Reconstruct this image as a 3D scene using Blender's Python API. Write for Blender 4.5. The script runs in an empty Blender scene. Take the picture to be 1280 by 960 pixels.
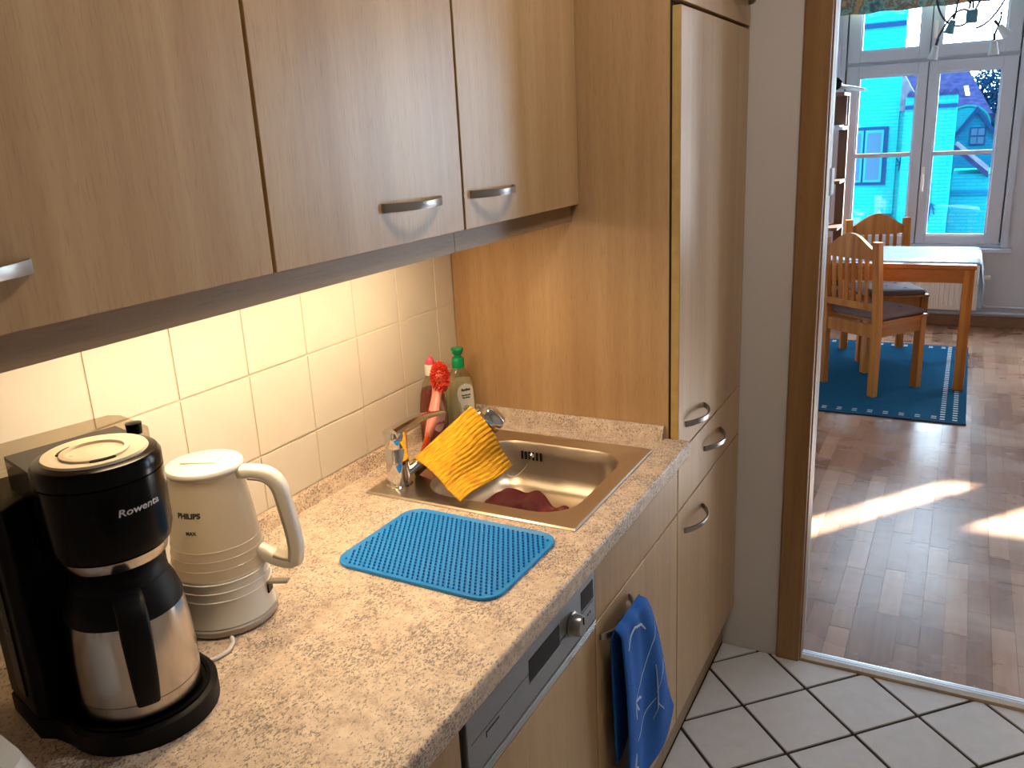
import bpy, bmesh, math, random
from math import sin, cos, pi, radians, sqrt, tan, atan2
from mathutils import Vector, Matrix, Euler
random.seed(7)
scene = bpy.context.scene
C = scene.collection
# ------------------------------------------------------------------ camera
cam_d = bpy.data.cameras.new('camera'); cam = bpy.data.objects.new('camera', cam_d); C.objects.link(cam)
cam.location = (1.1009, -1.7395, 1.5651)
cam.rotation_euler = (1.2852, 0.0491, 0.4852)
cam_d.sensor_width = 36.0; cam_d.lens = 1050.44 * 36.0 / 1280.0
cam_d.clip_start = 0.02; cam_d.clip_end = 300
scene.camera = cam
# ------------------------------------------------------------------ sky, sun, exposure
w = bpy.data.worlds.new('sky'); scene.world = w; w.use_nodes = True
bg = w.node_tree.nodes['Background']; bg.inputs['Color'].default_value = (0.66, 0.84, 1.0, 1); bg.inputs['Strength'].default_value = 21.0
sun_d = bpy.data.lights.new('sun', 'SUN'); sun = bpy.data.objects.new('sun', sun_d); C.objects.link(sun)
sun_d.energy = 85.0; sun_d.angle = radians(0.7); sun_d.color = (1.0, 0.955, 0.88)
sun.rotation_euler = Vector((-1.26, -1.62, -1.0)).to_track_quat('-Z', 'Y').to_euler()
sun.location = (9, 14, 9)
scene.view_settings.view_transform = 'Standard'; scene.view_settings.look = 'None'
scene.view_settings.exposure = 0.0; scene.view_settings.gamma = 1.0; scene.view_settings.use_curve_mapping = False
scene.cycles.use_denoising = True
scene.cycles.max_bounces = 8; scene.cycles.diffuse_bounces = 5; scene.cycles.transparent_max_bounces = 12
scene.cycles.sample_clamp_indirect = 4.0
scene.cycles.caustics_reflective = False; scene.cycles.caustics_refractive = False

# ------------------------------------------------------------------ materials
def newmat(name):
    m = bpy.data.materials.new(name); m.use_nodes = True
    return m, m.node_tree.nodes, m.node_tree.links, m.node_tree.nodes['Principled BSDF']
def plain(name, col, rough=0.5, metal=0.0, spec=0.5, trans=0.0, ior=1.45, coat=0.0, emit=None, estr=0.0, alpha=1.0, sss=0.0, bump=0.0, bscale=200, var=0.0):
    m, N, L, b = newmat(name)
    b.inputs['Base Color'].default_value = (*col, 1); b.inputs['Roughness'].default_value = rough
    b.inputs['Metallic'].default_value = metal; b.inputs['Specular IOR Level'].default_value = spec
    b.inputs['Transmission Weight'].default_value = trans; b.inputs['IOR'].default_value = ior
    b.inputs['Coat Weight'].default_value = coat; b.inputs['Alpha'].default_value = alpha
    if sss:
        b.inputs['Subsurface Weight'].default_value = sss; b.inputs['Subsurface Radius'].default_value = (0.02, 0.02, 0.02)
    if emit:
        b.inputs['Emission Color'].default_value = (*emit, 1); b.inputs['Emission Strength'].default_value = estr
    if bump or var:
        tc = N.new('ShaderNodeTexCoord'); n = N.new('ShaderNodeTexNoise'); n.inputs['Scale'].default_value = bscale; n.inputs['Detail'].default_value = 4
        L.new(tc.outputs['Object'], n.inputs['Vector'])
        if bump:
            bp = N.new('ShaderNodeBump'); bp.inputs['Strength'].default_value = bump; bp.inputs['Distance'].default_value = 0.002
            L.new(n.outputs['Fac'], bp.inputs['Height']); L.new(bp.outputs['Normal'], b.inputs['Normal'])
        if var:
            r = N.new('ShaderNodeValToRGB')
            r.color_ramp.elements[0].position = 0.3; r.color_ramp.elements[1].position = 0.7
            r.color_ramp.elements[0].color = (*[c * (1 - var) for c in col], 1); r.color_ramp.elements[1].color = (*[min(1, c * (1 + var)) for c in col], 1)
            L.new(n.outputs['Fac'], r.inputs['Fac']); L.new(r.outputs['Color'], b.inputs['Base Color'])
    return m
def wood(name, dark, mid, light, axis='z', rough=0.42, band=9.0, fine=90.0, spec=0.4, along=0.45, rnd=True, cath=0.0):
    m, N, L, b = newmat(name)
    tc = N.new('ShaderNodeTexCoord'); oi = N.new('ShaderNodeObjectInfo')
    add = N.new('ShaderNodeVectorMath'); add.operation = 'MULTIPLY_ADD'
    cmb = N.new('ShaderNodeCombineXYZ')
    for k in ('X', 'Y', 'Z'): L.new(oi.outputs['Random'], cmb.inputs[k])
    L.new(cmb.outputs[0], add.inputs[0]); add.inputs[1].default_value = (7, 11, 5) if rnd else (0, 0, 0); L.new(tc.outputs['Object'], add.inputs[2])
    def noise(s_across, s_along, detail, dist=0.0):
        mp = N.new('ShaderNodeMapping')
        s = [s_across] * 3; s['xyz'.index(axis)] = s_along
        mp.inputs['Scale'].default_value = s
        L.new(add.outputs[0], mp.inputs['Vector'])
        n = N.new('ShaderNodeTexNoise'); n.inputs['Scale'].default_value = 1.0; n.inputs['Detail'].default_value = detail; n.inputs['Distortion'].default_value = dist
        L.new(mp.outputs[0], n.inputs['Vector']); return n
    n1 = noise(band, along, 2, 0.6); n2 = noise(fine, fine * 0.045, 3); n3 = noise(fine * 4, fine * 0.25, 2)
    mx = N.new('ShaderNodeMath'); mx.operation = 'MULTIPLY_ADD'; mx.inputs[1].default_value = 0.32
    sub = N.new('ShaderNodeMath'); sub.operation = 'SUBTRACT'; sub.inputs[1].default_value = 0.5
    L.new(n2.outputs['Fac'], sub.inputs[0]); L.new(sub.outputs[0], mx.inputs[0]); L.new(n1.outputs['Fac'], mx.inputs[2])
    last = mx.outputs[0]
    if cath:
        mp = N.new('ShaderNodeMapping'); sc = [3.6] * 3; sc['xyz'.index(axis)] = 0.42; mp.inputs['Scale'].default_value = sc; L.new(add.outputs[0], mp.inputs['Vector'])
        wv = N.new('ShaderNodeTexWave'); wv.wave_type = 'RINGS'; wv.rings_direction = 'SPHERICAL'; wv.inputs['Scale'].default_value = 3.2; wv.inputs['Distortion'].default_value = 5.0; wv.inputs['Detail'].default_value = 2.0; wv.inputs['Detail Scale'].default_value = 0.9
        L.new(mp.outputs[0], wv.inputs['Vector'])
        c1 = N.new('ShaderNodeMath'); c1.operation = 'SUBTRACT'; c1.inputs[1].default_value = 0.5; L.new(wv.outputs['Fac'], c1.inputs[0])
        c2 = N.new('ShaderNodeMath'); c2.operation = 'MULTIPLY_ADD'; c2.inputs[1].default_value = cath; L.new(c1.outputs[0], c2.inputs[0]); L.new(last, c2.inputs[2]); last = c2.outputs[0]
    r = N.new('ShaderNodeValToRGB'); e = r.color_ramp.elements
    e[0].position = 0.28; e[0].color = (*dark, 1); e[1].position = 0.72; e[1].color = (*light, 1)
    k = e.new(0.5); k.color = (*mid, 1)
    L.new(last, r.inputs['Fac'])
    r2 = N.new('ShaderNodeValToRGB'); r2.color_ramp.elements[0].position = 0.33; r2.color_ramp.elements[0].color = (0.88, 0.86, 0.84, 1); r2.color_ramp.elements[1].position = 0.45; r2.color_ramp.elements[1].color = (1, 1, 1, 1)
    L.new(n3.outputs['Fac'], r2.inputs['Fac'])
    mul = N.new('ShaderNodeMix'); mul.data_type = 'RGBA'; mul.blend_type = 'MULTIPLY'; mul.inputs['Factor'].default_value = 1.0
    L.new(r.outputs['Color'], mul.inputs['A']); L.new(r2.outputs['Color'], mul.inputs['B']); L.new(mul.outputs['Result'], b.inputs['Base Color'])
    b.inputs['Roughness'].default_value = rough; b.inputs['Specular IOR Level'].default_value = spec
    return m
def granite(name):
    m, N, L, b = newmat(name)
    tc = N.new('ShaderNodeTexCoord')
    def noise(scale, detail, sc=(1, 1, 1), dist=0.0, rot=0.0):
        mp = N.new('ShaderNodeMapping'); mp.inputs['Scale'].default_value = sc; mp.inputs['Rotation'].default_value = (0, 0, rot)
        L.new(tc.outputs['Object'], mp.inputs['Vector'])
        n = N.new('ShaderNodeTexNoise'); n.inputs['Scale'].default_value = scale; n.inputs['Detail'].default_value = detail; n.inputs['Distortion'].default_value = dist; n.inputs['Roughness'].default_value = 0.65
        L.new(mp.outputs[0], n.inputs['Vector']); return n
    base = noise(45, 4); r = N.new('ShaderNodeValToRGB'); e = r.color_ramp.elements
    e[0].position = 0.30; e[0].color = (0.46, 0.34, 0.26, 1); e[1].position = 0.68; e[1].color = (0.74, 0.62, 0.49, 1)
    k = e.new(0.48); k.color = (0.63, 0.50, 0.385, 1)
    L.new(base.outputs['Fac'], r.inputs['Fac'])
    cl = noise(9, 2); rc = N.new('ShaderNodeValToRGB'); rc.color_ramp.elements[0].position = 0.35; rc.color_ramp.elements[0].color = (0.0, 0, 0, 1); rc.color_ramp.elements[1].position = 0.65; rc.color_ramp.elements[1].color = (0.11, 0.11, 0.11, 1)
    L.new(cl.outputs['Fac'], rc.inputs['Fac'])
    fl = noise(330, 3, (1, 0.6, 1), 0.6, 0.5); ad = N.new('ShaderNodeMath'); ad.operation = 'SUBTRACT'
    L.new(fl.outputs['Fac'], ad.inputs[0]); L.new(rc.outputs['Color'], ad.inputs[1])
    r2 = N.new('ShaderNodeValToRGB'); r2.color_ramp.elements[0].position = 0.33; r2.color_ramp.elements[0].color = (1, 1, 1, 1); r2.color_ramp.elements[1].position = 0.43; r2.color_ramp.elements[1].color = (0, 0, 0, 1)
    L.new(ad.outputs[0], r2.inputs['Fac'])
    mix = N.new('ShaderNodeMix'); mix.data_type = 'RGBA'
    L.new(r2.outputs['Color'], mix.inputs['Factor']); L.new(r.outputs['Color'], mix.inputs['A']); mix.inputs['B'].default_value = (0.20, 0.165, 0.15, 1)
    L.new(mix.outputs['Result'], b.inputs['Base Color']); b.inputs['Roughness'].default_value = 0.42; b.inputs['Specular IOR Level'].default_value = 0.4
    return m
def brushed(name, col, rough=0.28, sc=(4, 300, 4), metal=1.0):
    m, N, L, b = newmat(name)
    tc = N.new('ShaderNodeTexCoord'); mp = N.new('ShaderNodeMapping'); mp.inputs['Scale'].default_value = sc
    n = N.new('ShaderNodeTexNoise'); n.inputs['Scale'].default_value = 1; n.inputs['Detail'].default_value = 3
    L.new(tc.outputs['Object'], mp.inputs['Vector']); L.new(mp.outputs[0], n.inputs['Vector'])
    mr = N.new('ShaderNodeMapRange'); mr.inputs['To Min'].default_value = rough * 0.75; mr.inputs['To Max'].default_value = rough * 1.3
    L.new(n.outputs['Fac'], mr.inputs['Value']); L.new(mr.outputs[0], b.inputs['Roughness'])
    b.inputs['Base Color'].default_value = (*col, 1); b.inputs['Metallic'].default_value = metal
    return m
def brickwall(name, c1, c2, mortar, sx=1.0, rough=0.8):
    m, N, L, b = newmat(name)
    tc = N.new('ShaderNodeTexCoord'); mp = N.new('ShaderNodeMapping'); mp.inputs['Rotation'].default_value = (pi / 2, 0, 0)
    L.new(tc.outputs['Object'], mp.inputs['Vector'])
    t = N.new('ShaderNodeTexBrick'); t.inputs['Scale'].default_value = 1.0 * sx
    t.inputs['Brick Width'].default_value = 0.25; t.inputs['Row Height'].default_value = 0.078; t.inputs['Mortar Size'].default_value = 0.008
    t.inputs['Color1'].default_value = (*c1, 1); t.inputs['Color2'].default_value = (*c2, 1); t.inputs['Mortar'].default_value = (*mortar, 1)
    L.new(mp.outputs[0], t.inputs['Vector']); L.new(t.outputs['Color'], b.inputs['Base Color'])
    bp = N.new('ShaderNodeBump'); bp.inputs['Strength'].default_value = 0.6; bp.inputs['Distance'].default_value = 0.012; bp.invert = True
    L.new(t.outputs['Fac'], bp.inputs['Height']); L.new(bp.outputs['Normal'], b.inputs['Normal'])
    b.inputs['Roughness'].default_value = rough; b.inputs['Specular IOR Level'].default_value = 0.0
    return m
def glassmat(name, tint=(1, 1, 1), refl=0.06):
    m = bpy.data.materials.new(name); m.use_nodes = True; N = m.node_tree.nodes; L = m.node_tree.links
    for n in list(N): N.remove(n)
    o = N.new('ShaderNodeOutputMaterial'); t = N.new('ShaderNodeBsdfTransparent'); g = N.new('ShaderNodeBsdfGlossy'); g.inputs['Roughness'].default_value = 0.02
    t.inputs['Color'].default_value = (*tint, 1); mx = N.new('ShaderNodeMixShader'); mx.inputs[0].default_value = refl
    L.new(t.outputs[0], mx.inputs[1]); L.new(g.outputs[0], mx.inputs[2]); L.new(mx.outputs[0], o.inputs[0]); return m
def translucent(name, col, tr=0.5):
    m = bpy.data.materials.new(name); m.use_nodes = True; N = m.node_tree.nodes; L = m.node_tree.links
    for n in list(N): N.remove(n)
    o = N.new('ShaderNodeOutputMaterial'); d = N.new('ShaderNodeBsdfDiffuse'); t = N.new('ShaderNodeBsdfTranslucent')
    d.inputs['Color'].default_value = (*col, 1); t.inputs['Color'].default_value = (*col, 1); mx = N.new('ShaderNodeMixShader'); mx.inputs[0].default_value = tr
    L.new(d.outputs[0], mx.inputs[1]); L.new(t.outputs[0], mx.inputs[2]); L.new(mx.outputs[0], o.inputs[0]); return m
def plankmat(name):
    m, N, L, b = newmat(name)
    tc = N.new('ShaderNodeTexCoord'); oi = N.new('ShaderNodeObjectInfo')
    mp = N.new('ShaderNodeMapping'); mp.inputs['Scale'].default_value = (55, 4.0, 20); L.new(tc.outputs['Object'], mp.inputs['Vector'])
    cmb = N.new('ShaderNodeCombineXYZ')
    mu = N.new('ShaderNodeMath'); mu.operation = 'MULTIPLY'; mu.inputs[1].default_value = 50; L.new(oi.outputs['Random'], mu.inputs[0])
    for k in 'XYZ': L.new(mu.outputs[0], cmb.inputs[k])
    L.new(cmb.outputs[0], mp.inputs['Location'])
    n = N.new('ShaderNodeTexNoise'); n.inputs['Scale'].default_value = 1; n.inputs['Detail'].default_value = 5; n.inputs['Distortion'].default_value = 0.5
    L.new(mp.outputs[0], n.inputs['Vector'])
    r = N.new('ShaderNodeValToRGB'); e = r.color_ramp.elements; e[0].position = 0.0; e[0].color = (0.15, 0.072, 0.042, 1); e[1].position = 1.0; e[1].color = (0.42, 0.25, 0.155, 1)
    k = e.new(0.5); k.color = (0.265, 0.138, 0.082, 1)
    ad = N.new('ShaderNodeMath'); ad.operation = 'MULTIPLY_ADD'; ad.inputs[1].default_value = 0.55
    s2 = N.new('ShaderNodeMath'); s2.operation = 'MULTIPLY_ADD'; s2.inputs[1].default_value = 0.8; s2.inputs[2].default_value = -0.18
    L.new(oi.outputs['Random'], s2.inputs[0]); L.new(n.outputs['Fac'], ad.inputs[0]); L.new(s2.outputs[0], ad.inputs[2]); L.new(ad.outputs[0], r.inputs['Fac'])
    # worn, paler blotches that run across the boards
    g = N.new('ShaderNodeNewGeometry'); mp2 = N.new('ShaderNodeMapping'); mp2.inputs['Scale'].default_value = (2.6, 4.4, 1); L.new(g.outputs['Position'], mp2.inputs['Vector'])
    n2 = N.new('ShaderNodeTexNoise'); n2.inputs['Scale'].default_value = 1; n2.inputs['Detail'].default_value = 6; n2.inputs['Distortion'].default_value = 0.4; L.new(mp2.outputs[0], n2.inputs['Vector'])
    r2 = N.new('ShaderNodeValToRGB'); r2.color_ramp.elements[0].position = 0.5; r2.color_ramp.elements[0].color = (0, 0, 0, 1); r2.color_ramp.elements[1].position = 0.68; r2.color_ramp.elements[1].color = (0.5, 0.5, 0.5, 1)
    L.new(n2.outputs['Fac'], r2.inputs['Fac'])
    mix = N.new('ShaderNodeMix'); mix.data_type = 'RGBA'; L.new(r2.outputs['Color'], mix.inputs['Factor']); L.new(r.outputs['Color'], mix.inputs['A']); mix.inputs['B'].default_value = (0.50, 0.36, 0.26, 1)
    L.new(mix.outputs['Result'], b.inputs['Base Color'])
    mr = N.new('ShaderNodeMapRange'); mr.inputs['To Min'].default_value = 0.20; mr.inputs['To Max'].default_value = 0.36; L.new(n2.outputs['Fac'], mr.inputs['Value']); L.new(mr.outputs[0], b.inputs['Roughness'])
    return m

M = {}
M['beech'] = wood('beech_laminate', (0.44, 0.268, 0.130), (0.505, 0.322, 0.162), (0.57, 0.380, 0.200), 'z', rough=0.31, band=9, fine=110, spec=0.5, cath=0.06)
M['beech_h'] = wood('beech_laminate_lengthwise', (0.44, 0.268, 0.130), (0.505, 0.322, 0.162), (0.57, 0.380, 0.200), 'y', rough=0.33, band=9, fine=110)
M['beech_edge'] = plain('beech_edge_band', (0.52, 0.36, 0.13), 0.5, var=0.1, bscale=30)
M['rail'] = wood('pelmet_wood', (0.27, 0.17, 0.095), (0.32, 0.21, 0.12), (0.37, 0.25, 0.15), 'y', rough=0.4)
M['pine'] = wood('pine', (0.26, 0.080, 0.010), (0.36, 0.125, 0.018), (0.45, 0.18, 0.034), 'z', rough=0.4, band=22, fine=150, spec=0.25)
M['pine_y'] = wood('pine_lengthwise', (0.26, 0.080, 0.010), (0.36, 0.125, 0.018), (0.45, 0.18, 0.034), 'x', rough=0.25, band=14, fine=120, spec=0.5)
M['darkwood'] = wood('brown_wood', (0.055, 0.022, 0.009), (0.08, 0.034, 0.014), (0.11, 0.05, 0.022), 'z', rough=0.5, band=18)
M['casing'] = wood('door_casing_wood', (0.20, 0.095, 0.030), (0.25, 0.125, 0.042), (0.30, 0.155, 0.055), 'z', rough=0.4, band=20)
M['plinth'] = wood('plinth_wood', (0.24, 0.155, 0.08), (0.30, 0.2, 0.105), (0.35, 0.24, 0.13), 'y', rough=0.45)
M['granite'] = granite('speckled_laminate')
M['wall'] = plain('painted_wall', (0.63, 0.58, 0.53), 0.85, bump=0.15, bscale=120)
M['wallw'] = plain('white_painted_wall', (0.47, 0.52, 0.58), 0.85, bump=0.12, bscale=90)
M['ceil'] = plain('ceiling_paint', (0.84, 0.83, 0.81), 0.9)
M['tile'] = plain('glazed_wall_tile', (0.80, 0.76, 0.69), 0.14, spec=0.5, bump=0.03, bscale=14, var=0.02)
M['grout'] = plain('wall_grout', (0.78, 0.70, 0.58), 0.9)
M['ftile'] = plain('floor_tile_glaze', (0.66, 0.66, 0.67), 0.2, spec=0.5, bump=0.05, bscale=25, var=0.04)
M['fgrout'] = plain('dark_floor_grout', (0.03, 0.02, 0.016), 0.95)
M['plank'] = plankmat('laminate_floor')
M['floorbase'] = plain('brown_joint', (0.17, 0.09, 0.055), 0.7)
M['gap'] = plain('dark_gap', (0.03, 0.018, 0.01), 0.9)
M['steel'] = brushed('brushed_steel', (0.60, 0.53, 0.44), 0.33, (6, 260, 6))
M['bowl'] = brushed('sink_bowl_steel', (0.60, 0.54, 0.46), 0.34, (90, 90, 90))
M['pot'] = brushed('carafe_steel', (0.58, 0.55, 0.53), 0.2, (30, 30, 500))
M['chrome'] = plain('chrome', (0.82, 0.82, 0.83), 0.05, metal=1.0)
M['handle'] = brushed('handle_nickel', (0.36, 0.345, 0.33), 0.32, (200, 10, 200))
M['alu'] = brushed('aluminium', (0.62, 0.66, 0.70), 0.3, (5, 5, 5))
M['dw'] = brushed('dishwasher_grey', (0.33, 0.345, 0.37), 0.42, (3, 200, 200), metal=0.85)
M['dwdark'] = plain('dark_window', (0.012, 0.011, 0.012), 0.35, spec=0.15)
M['black'] = plain('black_plastic', (0.003, 0.003, 0.0035), 0.2, spec=0.16)
M['blackm'] = plain('matt_black_plastic', (0.006, 0.006, 0.007), 0.45, spec=0.14, bump=0.05, bscale=700)
M['smoke'] = glassmat('smoky_clear_plastic', (0.80, 0.76, 0.68), 0.12)
M['lidm'] = brushed('cream_metal_lid', (0.68, 0.60, 0.48), 0.3, (60, 60, 60), metal=0.25)
M['grey_text'] = plain('grey_print', (0.55, 0.55, 0.55), 0.5)
M['dim_text'] = plain('dim_print', (0.16, 0.16, 0.16), 0.5)
M['dark_text'] = plain('dark_print', (0.05, 0.045, 0.04), 0.5)
M['white'] = plain('white_plastic', (0.78, 0.76, 0.70), 0.25)
def milkmat():
    m, N, L, b = newmat('milky_plastic')
    b.inputs['Base Color'].default_value = (0.80, 0.76, 0.68, 1); b.inputs['Roughness'].default_value = 0.22
    t = N.new('ShaderNodeBsdfTranslucent'); t.inputs['Color'].default_value = (0.86, 0.80, 0.68, 1); mx = N.new('ShaderNodeMixShader'); mx.inputs[0].default_value = 0.55
    L.new(b.outputs[0], mx.inputs[1]); L.new(t.outputs[0], mx.inputs[2]); L.new(mx.outputs[0], N['Material Output'].inputs[0]); return m
M['milky'] = milkmat()
M['kettle_grey'] = plain('kettle_grip_grey', (0.40, 0.37, 0.33), 0.35)  # grey plastic of kettle base, grip band, switch and toaster foot
M['cordw'] = plain('white_cable', (0.7, 0.66, 0.62), 0.4)
M['blue_sil'] = plain('blue_silicone', (0.010, 0.235, 0.62), 0.42, spec=0.4)
M['blue_nub'] = plain('blue_silicone_nub', (0.006, 0.13, 0.42), 0.42, spec=0.4)
M['green'] = plain('green_cap', (0.0, 0.30, 0.10), 0.3)
M['pink'] = plain('pink_plastic', (0.72, 0.27, 0.22), 0.35)
M['hotpink'] = plain('hot_pink_tip', (0.8, 0.09, 0.17), 0.4)
M['redbr'] = plain('red_bristle', (0.72, 0.06, 0.03), 0.5)
M['orange'] = plain('orange_red_grip', (0.75, 0.10, 0.02), 0.3)
M['redliq'] = plain('red_soap', (0.20, 0.018, 0.008), 0.12, coat=0.5)
M['clear'] = glassmat('clear_plastic', (0.86, 0.85, 0.74), 0.12)
M['greensoap'] = plain('pale_green_soap', (0.62, 0.60, 0.42), 0.2, coat=0.4)
M['label_w'] = plain('white_label', (0.74, 0.72, 0.63), 0.45)
M['label_p'] = plain('pink_label', (0.72, 0.42, 0.36), 0.45)
M['print_g'] = plain('green_print', (0.12, 0.22, 0.06), 0.5)
M['print_r'] = plain('red_print', (0.5, 0.06, 0.05), 0.5)
M['towel'] = plain('blue_towel', (0.005, 0.10, 0.40), 0.85, bump=0.4, bscale=260, var=0.15)
M['towelprint'] = plain('pale_blue_print', (0.50, 0.62, 0.78), 0.85)
M['rug'] = plain('blue_rug', (0.005, 0.060, 0.125), 0.95, spec=0.05, bump=0.8, bscale=220, var=0.35)
M['rugedge'] = plain('dark_rug_edge', (0.006, 0.03, 0.07), 0.95)
M['dash'] = plain('white_yarn', (0.72, 0.76, 0.76), 0.9)
M['cushion'] = plain('grey_cushion', (0.17, 0.135, 0.145), 0.9, bump=0.3, bscale=300)
M['button'] = plain('cushion_button', (0.03, 0.03, 0.05), 0.8)
M['runner'] = plain('pale_blue_cloth', (0.40, 0.56, 0.68), 0.6, var=0.1, bscale=6)
M['clothwhite'] = plain('white_cloth', (0.72, 0.76, 0.72), 0.7)
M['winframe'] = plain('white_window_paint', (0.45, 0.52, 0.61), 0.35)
M['glass'] = glassmat('window_glass', (0.96, 0.98, 1.0), 0.04)
M['curtain'] = translucent('added_curtain', (0.95, 0.97, 0.99), 0.93)
M['radiator'] = plain('radiator_enamel', (0.66, 0.65, 0.60), 0.35)
M['skirt'] = plain('brown_skirting', (0.17, 0.085, 0.045), 0.4, var=0.1, bscale=10)
M['cyanbrick'] = brickwall('cyan_shade_brick', (0.0025, 0.094, 0.112), (0.0035, 0.108, 0.124), (0.0012, 0.072, 0.095))  # white brick in shade; its cyan cast is put into the colour
M['cyanlight'] = brickwall('light_cyan_shade_brick', (0.0030, 0.084, 0.112), (0.0040, 0.094, 0.124), (0.0015, 0.066, 0.096))  # second tone of the same cyan shade cast, put into the brick colour
M['bluebrick'] = brickwall('blue_brick', (0.002, 0.045, 0.085), (0.003, 0.052, 0.094), (0.002, 0.035, 0.07))
M['bluetrim'] = plain('blue_trim', (0.003, 0.014, 0.042), 0.8, spec=0.0)
M['cyantrim'] = plain('cyan_trim', (0.005, 0.075, 0.09), 0.8, spec=0.0)
M['farglass'] = plain('far_window_glass', (0.005, 0.03, 0.06), 0.3, spec=0.1)
M['roofpurple'] = plain('purple_tiled_roof', (0.007, 0.011, 0.034), 0.9, spec=0.0, var=0.35, bscale=5)
M['roofpale'] = plain('pale_tiled_roof', (0.030, 0.042, 0.062), 0.9, spec=0.0, var=0.35, bscale=9)
M['leafblue'] = plain('bluish_foliage', (0.0015, 0.014, 0.036), 0.9, spec=0.0)
M['trunk'] = plain('bark', (0.0150, 0.0120, 0.0120), 0.9)
M['ground'] = plain('street', (0.0360, 0.0390, 0.0420), 0.9)
M['spotcase'] = plain('steel_blue_lamp_metal', (0.10, 0.28, 0.38), 0.3, metal=0.6)
M['spotglass'] = plain('frosted_lamp_glass', (0.60, 0.75, 0.82), 0.3)
M['wire'] = plain('dark_wire', (0.02, 0.03, 0.045), 0.5)
M['lampon'] = plain('warm_lamp_diffuser', (1, 0.85, 0.6), 0.5, emit=(1.0, 0.72, 0.38), estr=6.0)
M['ceilon'] = plain('ceiling_lamp_diffuser', (1, 1, 1), 0.5, emit=(1.0, 0.93, 0.84), estr=3.0)
def valmat():
    m, N, L, b = newmat('floral_fabric')
    tc = N.new('ShaderNodeTexCoord'); v = N.new('ShaderNodeTexVoronoi'); v.inputs['Scale'].default_value = 26
    n = N.new('ShaderNodeTexNoise'); n.inputs['Scale'].default_value = 14; n.inputs['Detail'].default_value = 4
    L.new(tc.outputs['Object'], n.inputs['Vector']); L.new(tc.outputs['Object'], v.inputs['Vector'])
    r = N.new('ShaderNodeValToRGB'); e = r.color_ramp.elements; e[0].position = 0.36; e[0].color = (0.04, 0.09, 0.13, 1); e[1].position = 0.64; e[1].color = (0.36, 0.26, 0.13, 1)
    for p, c in ((0.44, (0.09, 0.25, 0.24)), (0.5, (0.22, 0.36, 0.30)), (0.56, (0.10, 0.10, 0.09))):
        k = e.new(p); k.color = (*c, 1)
    L.new(n.outputs['Fac'], r.inputs['Fac'])
    r2 = N.new('ShaderNodeValToRGB'); r2.color_ramp.elements[0].position = 0.12; r2.color_ramp.elements[0].color = (1, 1, 1, 1); r2.color_ramp.elements[1].position = 0.2; r2.color_ramp.elements[1].color = (0, 0, 0, 1)
    L.new(v.outputs['Distance'], r2.inputs['Fac'])
    mx = N.new('ShaderNodeMix'); mx.data_type = 'RGBA'; L.new(r2.outputs['Color'], mx.inputs['Factor']); L.new(r.outputs['Color'], mx.inputs['A']); mx.inputs['B'].default_value = (0.45, 0.12, 0.06, 1)
    L.new(mx.outputs['Result'], b.inputs['Base Color']); b.inputs['Roughness'].default_value = 0.9; return m
M['valance'] = valmat()
def yclothmat():
    m, N, L, b = newmat('yellow_sponge_cloth')
    tc = N.new('ShaderNodeTexCoord'); mp = N.new('ShaderNodeMapping'); mp.inputs['Scale'].default_value = (7, 70, 1); L.new(tc.outputs['UV'], mp.inputs['Vector'])
    n = N.new('ShaderNodeTexNoise'); n.inputs['Scale'].default_value = 1; n.inputs['Detail'].default_value = 3; n.inputs['Distortion'].default_value = 0.6; L.new(mp.outputs[0], n.inputs['Vector'])
    r = N.new('ShaderNodeValToRGB'); e = r.color_ramp.elements; e[0].position = 0.36; e[0].color = (0.50, 0.22, 0.006, 1); e[1].position = 0.6; e[1].color = (0.82, 0.42, 0.012, 1)
    L.new(n.outputs['Fac'], r.inputs['Fac']); L.new(r.outputs['Color'], b.inputs['Base Color'])
    bp = N.new('ShaderNodeBump'); bp.inputs['Strength'].default_value = 0.9; bp.inputs['Distance'].default_value = 0.003; L.new(n.outputs['Fac'], bp.inputs['Height']); L.new(bp.outputs['Normal'], b.inputs['Normal'])
    b.inputs['Roughness'].default_value = 0.9; return m
M['ycloth'] = yclothmat()
M['redmesh'] = plain('dark_red_net', (0.15, 0.012, 0.016), 0.45, bump=0.6, bscale=420, var=0.3)

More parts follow.
